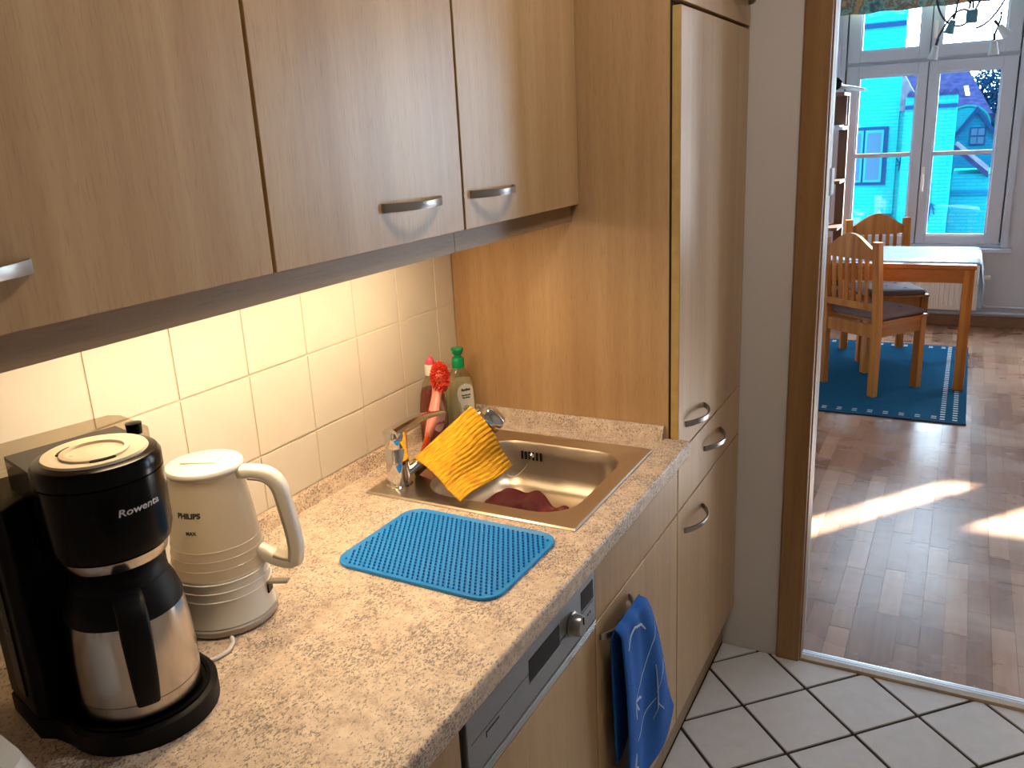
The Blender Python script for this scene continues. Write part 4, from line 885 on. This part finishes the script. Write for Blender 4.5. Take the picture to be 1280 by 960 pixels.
# ================================================================== DINING ROOM
RUG = 0.008
rg = thing('rug', 'blue woven rug with white dashed border under the dining table', 'rug', (0.35, 3.02, 0.0))
MB().cbox(-0.50, 0.846, 0.0, 1.72, 0.0003, RUG, 0.002).build('pile', 'rug', rg)
MB().box(-0.50, 0.848, -0.004, 0.004, 0.0003, RUG + .0008).build('binding', 'rugedge', rg)
dm = MB()
for row in (0.045, 0.075, 1.635, 1.665):
    for k in range(16):
        x = -0.44 + 0.080 * k
        if x < 0.71: dm.box(x, x + 0.026, row, row + 0.011, RUG - .001, RUG + .0008)
for x in (0.722, 0.782):
    for k in range(40):
        dm.box(x, x + 0.024, 0.035 + k * .042, 0.050 + k * .042, RUG - .001, RUG + .0008)
o = dm.build('woven_dashes', 'dash', rg); o['kind'] = 'stuff'
# table
TZ = 0.75
tb = thing('dining_table', 'rectangular pine dining table by the window', 'table', (0.0, 3.60, 0.0))
MB().cbox(-0.08, 1.18, 0.0, 0.78, TZ - 0.026, TZ, 0.004).build('tabletop', 'pine_y', tb)
for (x, y) in ((1.118, 0.022), (1.118, 0.70), (-0.065, 0.022), (-0.065, 0.70)):
    zf = RUG if x > -0.2 else 0
    MB().cbox(x, x + 0.056, y, y + 0.056, RUG, TZ - 0.026, 0.004).build('leg', 'pine', tb)
for y in (0.035, 0.723): MB().box(-0.009, 1.118, y, y + 0.022, TZ - 0.108, TZ - 0.026).build('apron', 'pine_y', tb)
for x in (1.140, -0.055): MB().box(x, x + 0.022, 0.078, 0.70, TZ - 0.108, TZ - 0.026).build('apron', 'pine', tb)
def clothf(u, v):
    y = 3.675 + 0.665 * v; s2 = u * 1.55
    if s2 < 1.24: return (-0.05 + s2, y, TZ + 0.0025)
    a = s2 - 1.24; r = 0.012; q_ = min(a / r, pi / 2); 
    if a < r * pi / 2: return (1.19 + r * sin(q_), y, TZ + 0.0025 - r + r * cos(q_))
    d_ = a - r * pi / 2; return (1.202 + 0.012 * sin(v * 9 + d_ * 6) * min(1, d_ * 8) + 0.012 * min(1, d_ * 8) , y + d_ * 0.05 * (0.5 - v), TZ + 0.0025 - r - d_ * (0.86 + 0.1 * sin(v * 5)))
tcl = link('tablecloth', MB().grid(clothf, 90, 24).mesh('tablecloth', 'runner', smooth=True, ang=80)); tag(tcl, 'pale blue cloth spread over the pine table and hanging off its end', 'tablecloth')
q = tcl.modifiers.new('thickness', 'SOLIDIFY'); q.thickness = 0.002; q.offset = 0
# chairs
def make_chair(label, loc, rz):
    t = thing('dining_chair', label, 'chair', loc, rz, 'pine chairs at the dining table')
    # local: faces +x, width along y; rear legs at x=-0.17
    hw = 0.192; SZ = 0.43
    for s2 in (-1, 1):
        lg = MB().cbox(0.135, 0.18, s2 * hw - 0.0225, s2 * hw + 0.0225, 0, SZ, 0.004).build('leg', 'pine', t)
        rp = MB(); 
        for (za, zb_, xa, xb_) in ((0.0, 0.44, -0.195, -0.195), (0.44, 0.90, -0.195, -0.235)):
            rp.loft([[(x_ - .0175, s2 * hw - .0225, z_), (x_ + .0175, s2 * hw - .0225, z_), (x_ + .0175, s2 * hw + .0225, z_), (x_ - .0175, s2 * hw + .0225, z_)] for (x_, z_) in ((xa, za), (xb_, zb_))], True, True)
        rp.build('rear_post', 'pine', t)
        MB().box(-0.177, 0.135, s2 * (hw + .008) - .010, s2 * (hw + .008) + .010, 0.355, SZ).build('side_rail', 'pine_y', t)
    MB().box(0.145, 0.168, -hw + .0226, hw - .0226, 0.355, SZ).build('front_rail', 'pine', t)
    MB().box(-0.205, -0.182, -hw + .0226, hw - .0226, 0.345, SZ - .01).build('rear_rail', 'pine', t)
    MB().cbox(-0.172, 0.195, -hw - .022, hw + .022, SZ, SZ + 0.016, 0.004).build('seat', 'pine_y', t)
    cp_ = []
    n = 20; y_in = hw - .0226
    top = [(y_in - 2 * y_in * k / n, 0.855 + 0.082 * (sin(pi * k / n) ** 1.3 if 0 < k < n else 0)) for k in range(n + 1)]
    cp_ = [(-y_in, 0.795)] + [(-y_in + 2 * y_in * k / 8, 0.795) for k in range(1, 9)] + top
    cr_ = MB(); cr_.extr(cp_, -0.241, -0.219, 'x'); cr_.build('crest_rail', 'pine', t)
    MB().box(-0.222, -0.200, -y_in, y_in, 0.505, 0.545).build('lower_back_rail', 'pine', t)
    for k in range(6):
        y = -y_in + 2 * y_in * (k + 1) / 7
        MB().loft([[(x_ - .006, y - .0105, z_), (x_ + .006, y - .0105, z_), (x_ + .006, y + .0105, z_), (x_ - .006, y + .0105, z_)] for (x_, z_) in ((-0.211, 0.54), (-0.222, 0.67), (-0.231, 0.80))], True, True).build('slat', 'pine', t)
    return t
def make_cushion(label, loc, rz):
    t = thing('seat_cushion', label, 'cushion', loc, rz, 'grey chair cushions')
    MB().loft([rrect(0, 0, 0.355, 0.385, 0.02, 0.0), rrect(0, 0, 0.368, 0.398, 0.024, 0.012), rrect(0, 0, 0.364, 0.394, 0.024, 0.026), rrect(0, 0, 0.33, 0.36, 0.03, 0.033), rrect(0, 0, 0.2, 0.23, 0.03, 0.034)], True, True).build('pad', 'cushion', t, smooth=True, ang=70)
    for (x, y) in ((-.09, -.09), (.09, -.09), (-.09, .09), (.09, .09), (0, 0)): MB().sphere((x, y, 0.0335), 0.012, 10, 6, (1, 1, .3)).build('button', 'button', t, smooth=True)
    return t
ca, cb = radians(53), radians(-66)
# near chair: rear right post foot at (0.725, 3.37)
def place(rz, lx, ly, wx, wy): return (wx - (lx * cos(rz) - ly * sin(rz)), wy - (lx * sin(rz) + ly * cos(rz)), RUG)
p1 = place(ca, -0.195, -0.192, 0.706, 3.366)
make_chair('pine slat-back chair nearest the doorway, seen from behind', p1, ca)
make_cushion('grey buttoned cushion on the nearer pine chair', (p1[0] + 0.012 * cos(ca), p1[1] + .012 * sin(ca), RUG + 0.446), ca)
p2 = place(cb, -0.195, -0.185, 0.415, 4.47)
make_chair('pine slat-back chair on the window side of the table', p2, cb)
make_cushion('bluish grey buttoned cushion on the chair behind the table', (p2[0] + 0.012 * cos(cb), p2[1] + .012 * sin(cb), RUG + 0.446), cb)
# radiator under the window
rd = thing('radiator', 'cream ribbed panel radiator under the dining room window', 'radiator', (0.25, WY - 0.115, 0.0))
MB().cbox(0.0, 0.98, 0.0, 0.06, 0.14, 0.475, 0.006).build('panel', 'radiator', rd)
for k in range(28): 
    link('rib', bpy.data.meshes.get('rib') or MB().cbox(-0.010, 0.010, -0.007, 0.001, 0.165, 0.45, 0.003).mesh('rib', 'radiator'), rd, (0.03 + k * 0.034, 0, 0))
MB().box(0.0, 0.98, 0.061, 0.085, 0.15, 0.46).build('convector', 'radiator', rd)
for x in (0.12, 0.86): MB().box(x, x + .03, 0.085, 0.115, 0.1, 0.42).build('bracket', 'radiator', rd)
vb = MB().lathe([(0.014, -.0), (0.018, .008), (0.018, .035), (0.013, .04)], 18); vb.xf(Matrix.Translation((1.01, 0.03, 0.39)) @ Matrix.Rotation(pi / 2, 4, 'Y')); vb.build('valve_knob', 'radiator', rd, smooth=True)
MB().tube([(0.98, 0.03, 0.39), (1.012, 0.03, 0.39)], 0.008, 10).build('valve_stub', 'radiator', rd, smooth=True)
hpipe = thing('heating_pipes', 'cream heating pipes running along the wall above the skirting', 'pipe', (0, WY - 0.03, 0.0))
MB().tube([(1.262, -0.055, 0.385), (1.262, -0.03, 0.375), (1.262, -0.02, 0.30), (1.262, -.01, 0.19), (1.275, -.005, 0.165), (1.30, 0, 0.160), (5.29, 0, 0.160)], 0.0085, 10).build('flow_pipe', 'winframe', hpipe, smooth=True)
MB().tube([(-0.34, 0, 0.110), (5.29, 0, 0.110)], 0.0105, 10).build('return_pipe', 'winframe', hpipe, smooth=True)
for x in (1.9, 3.2, 4.6): MB().box(x, x + .02, -0.004, 0.0298, 0.102, 0.17).build('pipe_clip', 'winframe', hpipe)
# valance over the window
va = thing('valance', 'floral patterned short curtain across the top of the window', 'curtain', (0.10, WY - 0.07, 0.0))
def valf(u, v): return (1.32 * u, 0.012 * sin(u * 46) - 0.02, 2.305 + 0.45 * v + 0.004 * sin(u * 30) * (1 - v))
o = MB().grid(valf, 120, 6).build('fabric', 'valance', va, smooth=True, ang=80); q = o.modifiers.new('thickness', 'SOLIDIFY'); q.thickness = 0.002
MB().tube([(-0.05, -0.02, 2.76), (1.37, -0.02, 2.76)], 0.009, 10).build('curtain_rod', 'winframe', va)
for x in (-0.03, 1.35): MB().box(x - .008, x + .008, -0.02, 0.07, 2.752, 2.768).build('rod_bracket', 'winframe', va)
# unseen curtain added over the second window to keep sun off the rug
sc2 = thing('added_curtain', 'unseen white curtain added over the second window to block the sun', 'curtain', (2.36, WY - 0.07, 0.0))
o = MB().grid(lambda u, v: (0.93 * u, 0.016 * sin(u * 80), 0.45 + 2.27 * v), 110, 4).build('fabric', 'curtain', sc2, smooth=True, ang=80)
MB().grid(lambda u, v: (-0.40 + 0.415 * u, -0.02 + 0.010 * sin(u * 40), 0.50 + 0.97 * v), 60, 4).build('sun_block_fabric', 'curtain', sc2, smooth=True, ang=80)  # added lower sheet that blocks the low sun
MB().tube([(-0.42, 0.0, 1.475), (0.0, 0.0, 1.475)], 0.005, 8).build('cafe_rod', 'winframe', sc2)
MB().tube([(-0.45, 0.0, 2.73), (0.95, 0.0, 2.73)], 0.009, 10).build('curtain_rod', 'winframe', sc2)
for x in (-0.43, 0.93): MB().box(x - .008, x + .008, 0, 0.07, 2.722, 2.738).build('rod_bracket', 'winframe', sc2)
# bookcase left of the window
bk = thing('bookcase', 'dark brown open shelf unit against the left of the window', 'shelf', (0, 0, 0))
for (x0, x1, y0, y1) in ((0.135, 0.185, 4.92, 4.97), (0.20, 0.262, 5.22, 5.27), (-0.15, -0.09, 4.92, 4.97)):
    MB().box(x0, x1, y0, y1, 0.0, 1.735).build('post', 'darkwood', bk)
for z in (0.30, 0.78, 1.12, 1.50): MB().box(-0.15, 0.262, 4.935, 5.26, z, z + 0.022).build('shelf_board', 'winframe' if z == 1.5 else 'darkwood', bk)
MB().box(-0.15, 0.262, 4.92, 5.27, 1.735, 1.757).build('top_board', 'darkwood', bk)
MB().box(0.135, 0.2615, 5.10, 5.118, 1.5325, 1.7345).build('side_board', 'darkwood', bk)
MB().box(0.186, 0.236, 4.985, 5.20, 1.5225, 1.532).build('cable_tray', 'winframe', bk)
# reading lamp on top of the shelf
rl = thing('desk_lamp', 'pale tubular lamp with round black end on top of the shelf', 'lamp', (0.10, 4.98, 1.757))
MB().lathe([(0.05, 0), (0.05, 0.012), (0.02, 0.02)], 24, (-0.02, 0)).build('foot', 'black', rl, smooth=True)
MB().tube([(-0.02, 0, 0.018), (-0.01, 0, 0.05)], 0.010, 10).build('stem', 'black', rl, smooth=True)
e_ = MB().lathe([(0.040, -0.016), (0.043, 0), (0.040, 0.016)], 28); e_.xf(Matrix.Translation((0.098, -0.03, 0.060)) @ Matrix.Rotation(pi / 2, 4, 'X')); e_.build('round_end', 'black', rl, smooth=True)
MB().tube([(0.03, 0.02, 0.052), (0.12, 0.03, 0.040), (0.22, 0.04, 0.022), (0.285, 0.05, 0.008)], [0.020, 0.021, 0.021, 0.017], 16, flat=(1.5, 0.75)).build('shade', 'spotglass', rl, smooth=True)
# hanging spot lamp over the table
hl = thing('spot_pendant', 'hanging wire lamp with small steel-blue spots in front of the window', 'lamp', (1.03, 4.0, 2.1))
MB().tube([(-0.02, 0, 0.03), (0.0, 0, 0.15), (0.03, 0, 0.85)], 0.006, 6).build('cable', 'wire', hl)
MB().tube([(0.0, 0, 0.03), (-0.015, 0, 0.2), (-0.02, 0, 0.85)], 0.006, 6).build('cable', 'wire', hl)
MB().lathe([(0.05, 0.82), (0.05, 0.85)], 20).build('ceiling_rose', 'white', hl, smooth=True)
MB().cbox(-0.032, 0.028, -0.018, 0.018, -0.045, 0.025, 0.006).build('junction_block', 'spotcase', hl)
def cup(c, ax_, name_mat):
    m_ = MB().lathe([(0.011, 0.036), (0.016, 0.032), (0.021, 0.0), (0.029, -0.038), (0.026, -0.038), (0.017, -0.015)], 20, cap=True)
    m_.xf(Matrix.Translation(c) @ Vector(ax_).normalized().to_track_quat('Z', 'Y').to_matrix().to_4x4()); return m_
for (c, axv, mt_) in (((-0.103, 0, -0.055), (0.25, -0.1, 1), 'spotcase'), ((-0.178, 0, -0.185), (0.2, -.1, 1), 'spotglass'), ((0.122, 0, -0.185), (-.05, -.1, 1), 'spotglass'), ((0.160, 0, -0.10), (-0.7, -.1, .8), 'spotglass')):
    o = cup(c, axv, mt_).build('spot_shade', mt_, hl, smooth=True)
    a_ = Vector(axv).normalized(); MB().tube([Vector(c) + a_ * 0.038, Vector(c) + a_ * 0.075], 0.008, 8).build('spot_socket', 'wire', o)
for pts in ([(-0.02, 0, 0.02), (-0.08, 0, 0.06), (-0.13, 0, -0.03), (-0.165, 0, -0.11)], [(-0.19, 0, 0.12), (-0.175, 0, 0.0), (-0.125, 0, -0.06), (-0.05, 0, -0.075), (-0.02, 0, -0.035)], [(-0.02, 0, 0.06), (-0.07, 0, 0.2), (-0.085, 0, 0.02)], [(0.01, 0, 0.02), (0.06, 0, 0.12), (0.10, 0, 0.30)], [(0.02, 0, -0.075), (0.08, 0, -0.07), (0.14, 0, 0.0), (0.19, 0, 0.12), (0.22, 0, 0.3)], [(0.14, 0, 0.0), (0.15, 0, -0.03), (0.135, 0, -0.06), (0.12, 0, -0.12)]):
    MB().tube(bez(pts, 12), 0.0062, 6).build('wire_arm', 'wire', hl, smooth=True)

# ================================================================== OUTSIDE
tag(MB().box(-60, 60, 6.5, 140, -8.2, -8.0).build('street', 'ground'), kind='structure')
fa = thing('brick_house', 'white brick house across the street, coloured cyan for its shade, with blue framed window', 'building', (0, 20, -8))
def FB(par, name, mat, x0, x1, y0, y1, z0, z1): return MB().box(x0, x1, y0, y1, z0 + 8, z1 + 8).build(name, mat, par)
FB(fa, 'wall', 'cyanbrick', -6.0, -0.443, 0.0, 0.4, -8.0, 5.5)
FB(fa, 'cornice', 'bluetrim', -6.0, -0.435, -0.05, -0.002, 3.50, 3.60)
FB(fa, 'shoulder_wall', 'cyanbrick', -0.442, -0.05, 0.05, 0.4, -8.0, 1.69)
rf = MB(); rf.extr([(-0.442, 10.55), (-0.442, 9.70), (-0.05, 9.70), (-0.05, 9.86)], 0.0, 0.4, 'y'); rf.build('shoulder_roof', 'roofpale', fa)
def far_window(par, x0, x1, z0, z1, y, mull):
    wd = FB(par, 'window', 'bluetrim', x0, x1, y - 0.05, y - 0.001, z0, z1)
    xs_ = [x0 + 0.07] + [x0 + (x1 - x0) * m__ for m__ in mull] + [x1 - 0.07]
    for a, b_ in zip(xs_[:-1], xs_[1:]):
        FB(wd, 'casement', 'cyantrim', a + .02, b_ - .02, y - 0.075, y - 0.0505, z0 + .07, z1 - .07)
        for (za, zb_) in ((z0 + .13, (z0 + z1) / 2 - .03), ((z0 + z1) / 2 + .03, z1 - .13)): FB(wd, 'pane', 'farglass', a + .07, b_ - .07, y - 0.082, y - 0.0755, za, zb_)
far_window(fa, -1.55, -0.64, 0.079, 1.384, 0, [0.45])
far_window(fa, -0.78, -0.452, -2.0, -0.58, 0, [])
for k in range(5):
    a = radians(20 + 60 * k); MB().tube([(-0.36 + .0, -0.0 + .04, 8.55), (-0.36 + 0.10 * cos(a), 0.04, 8.55 + 0.16 * sin(a))], 0.012, 6).build('wall_anchor', 'bluetrim', fa)
fb = thing('brick_gable', 'stepped cyan brick gable with wavy tiled coping beside the brick house', 'building', (0, 19.5, -8))
FB(fb, 'wall', 'cyanlight', -0.300, 0.714, 0.0, 0.49, -8.0, 1.98)
FB(fb, 'ledge', 'bluetrim', -0.300, 0.724, -0.04, -0.001, 1.72, 1.80)
for k in range(6):
    x = -0.28 + 0.17 * k
    cp2 = MB(); cp2.extr([(x + 0.085 + 0.085 * cos(a), 9.98 + 0.12 * sin(a)) for a in [pi * i / 8 for i in range(9)]], -0.06, 0.49, 'y'); cp2.build('coping_tile', 'roofpurple', fb)
for k in range(3): MB().tube([(0.30 + .02 * k, -0.02, 7.5 - .1 * k), (0.38, -0.02, 7.7), (0.46, -0.02, 7.45 + .1 * k)], 0.012, 6).build('wall_anchor', 'bluetrim', fb)
FB(fb, 'parapet_window', 'cyantrim', 0.16, 0.36, -0.03, -0.001, -0.25, 0.15)
fc = thing('low_annex', 'low cyan annex with sloping pale tiled roof right of the gable', 'building', (0, 21, -8))
FB(fc, 'wall', 'cyanlight', 0.72, 4.5, 0.0, 2.6, -8.0, 0.22)
FB(fc, 'ledge', 'bluebrick', 0.72, 4.5, -0.05, -0.001, -0.25, -0.15)
rf = MB(); rf.extr([(0.71, 8.78), (0.71, 8.90), (1.46, 8.26), (1.46, 8.14)], -0.15, 2.0, 'y'); rf.build('roof', 'roofpurple', fc)
for k in range(10): MB().tube([(0.72, -0.12 + .22 * k, 8.90), (1.46, -0.12 + .22 * k, 8.27)], 0.035, 6).build('roof_tile_row', 'roofpale', fc)
fh = thing('small_gabled_house', 'small blue gabled house with dark bargeboards beyond the annex', 'building', (0, 25, -8))
ga = MB(); ga.extr([(0.653, 0), (1.573, 0), (1.573, 9.00), (1.113, 9.62), (0.653, 9.00)], 0.0, 3.5, 'y'); ga.build('wall', 'bluebrick', fh)
for s2 in (-1, 1):
    e1 = 1.113 + s2 * 0.53; g2 = MB(); g2.extr([(1.113, 9.60), (1.113, 9.76), (e1, 9.02), (e1, 8.86)], -0.10, 3.6, 'y'); g2.build('roof_slope', 'bluetrim', fh)
wd = FB(fh, 'window', 'bluetrim', 0.99, 1.36, -0.04, -0.001, 0.75, 1.21)
for (x, z) in ((1.01, .78), (1.18, .78), (1.01, 1.0), (1.18, 1.0)): FB(wd, 'pane', 'farglass', x, x + .15, -0.05, -0.0405, z, z + .18)
FB(fh, 'side_wing', 'cyanlight', 1.58, 4.0, 0.6, 3.0, -8.0, 1.36)
FB(fh, 'wing_roof', 'roofpale', 1.58, 4.0, 0.5, 3.1, 1.361, 1.52)
fg = thing('rounded_gable', 'rounded light cyan gable wall half hidden behind the small house', 'building', (0, 28.8, -8))
rg2 = MB(); rg2.extr([(0.2, 0), (1.5, 0)] + [(0.85 + 0.65 * cos(a), 9.2 + 0.62 * sin(a)) for a in [pi * i / 14 for i in range(15)]], 0.0, 1.0, 'y'); rg2.build('wall', 'cyanlight', fg)
rg2b = MB(); rg2b.extr([(0.85 + 0.67 * cos(a), 9.2 + 0.64 * sin(a)) for a in [pi * i / 14 for i in range(15)]] + [(0.85 + 0.62 * cos(a), 9.2 + 0.59 * sin(a)) for a in [pi - pi * i / 14 for i in range(15)]], -0.05, -0.002, 'y'); rg2b.build('coping', 'cyantrim', fg)
fr_ = thing('tiled_roof_house', 'large purple tiled roof rising behind the gables', 'building', (0, 30, -8))
g3 = MB(); g3.add([(-6, 0, 9.3), (1.55, 0, 9.3), (1.55, 0, 9.55), (0.75, 3.6, 11.0), (-6, 3.6, 11.0), (-6, 0, 9.55), (1.55, 6, 9.3), (-6, 6, 9.3)], [(5, 2, 3, 4), (0, 1, 2, 5), (1, 6, 3, 2), (4, 3, 6, 7), (0, 7, 6, 1), (0, 5, 4, 7)]); g3.build('roof', 'roofpurple', fr_)
FB(fr_, 'wall', 'cyanbrick', -6, 1.4, 0.3, 5.8, -8.0, 1.295)
sk2 = MB(); sk2.add([(0.72, 1.5, 10.19), (0.84, 1.5, 10.19), (0.76, 2.2, 10.48), (0.64, 2.2, 10.48), (0.72, 1.5, 10.1), (0.84, 1.5, 10.1), (0.76, 2.2, 10.4), (0.64, 2.2, 10.4)], [(0, 1, 2, 3), (4, 7, 6, 5), (0, 4, 5, 1), (1, 5, 6, 2), (2, 6, 7, 3), (3, 7, 4, 0)]); sk2.build('skylight', 'white', fr_)
tr = thing('tree', 'bluish leafy tree rising behind the rooftops at the right of the window', 'tree', (1.55, 40, -8))
MB().tube([(0, 0, 0), (0.05, 0, 4), (0.0, 0, 9)], [0.25, 0.18, 0.08], 10).build('trunk', 'trunk', tr, smooth=True)
lm = MB(); rs = random.Random(3)
for k in range(7000):
    d_ = Vector((rs.gauss(0, 1), rs.gauss(0, 1), rs.gauss(0, 1))).normalized() * rs.random() ** .4; c = Vector((d_.x * 1.25, d_.y * 1.2, 9.4 + d_.z * 2.1))
    a = Vector((rs.uniform(-1, 1), rs.uniform(-1, 1), rs.uniform(-1, 1))).normalized() * .07; b_ = Vector((rs.uniform(-1, 1), rs.uniform(-1, 1), rs.uniform(-1, 1))).normalized() * .07
    lm.add([c - a, c + b_, c + a, c - b_], [(0, 1, 2, 3)])
o = lm.build('foliage', 'leafblue', tr); o['kind'] = 'stuff'
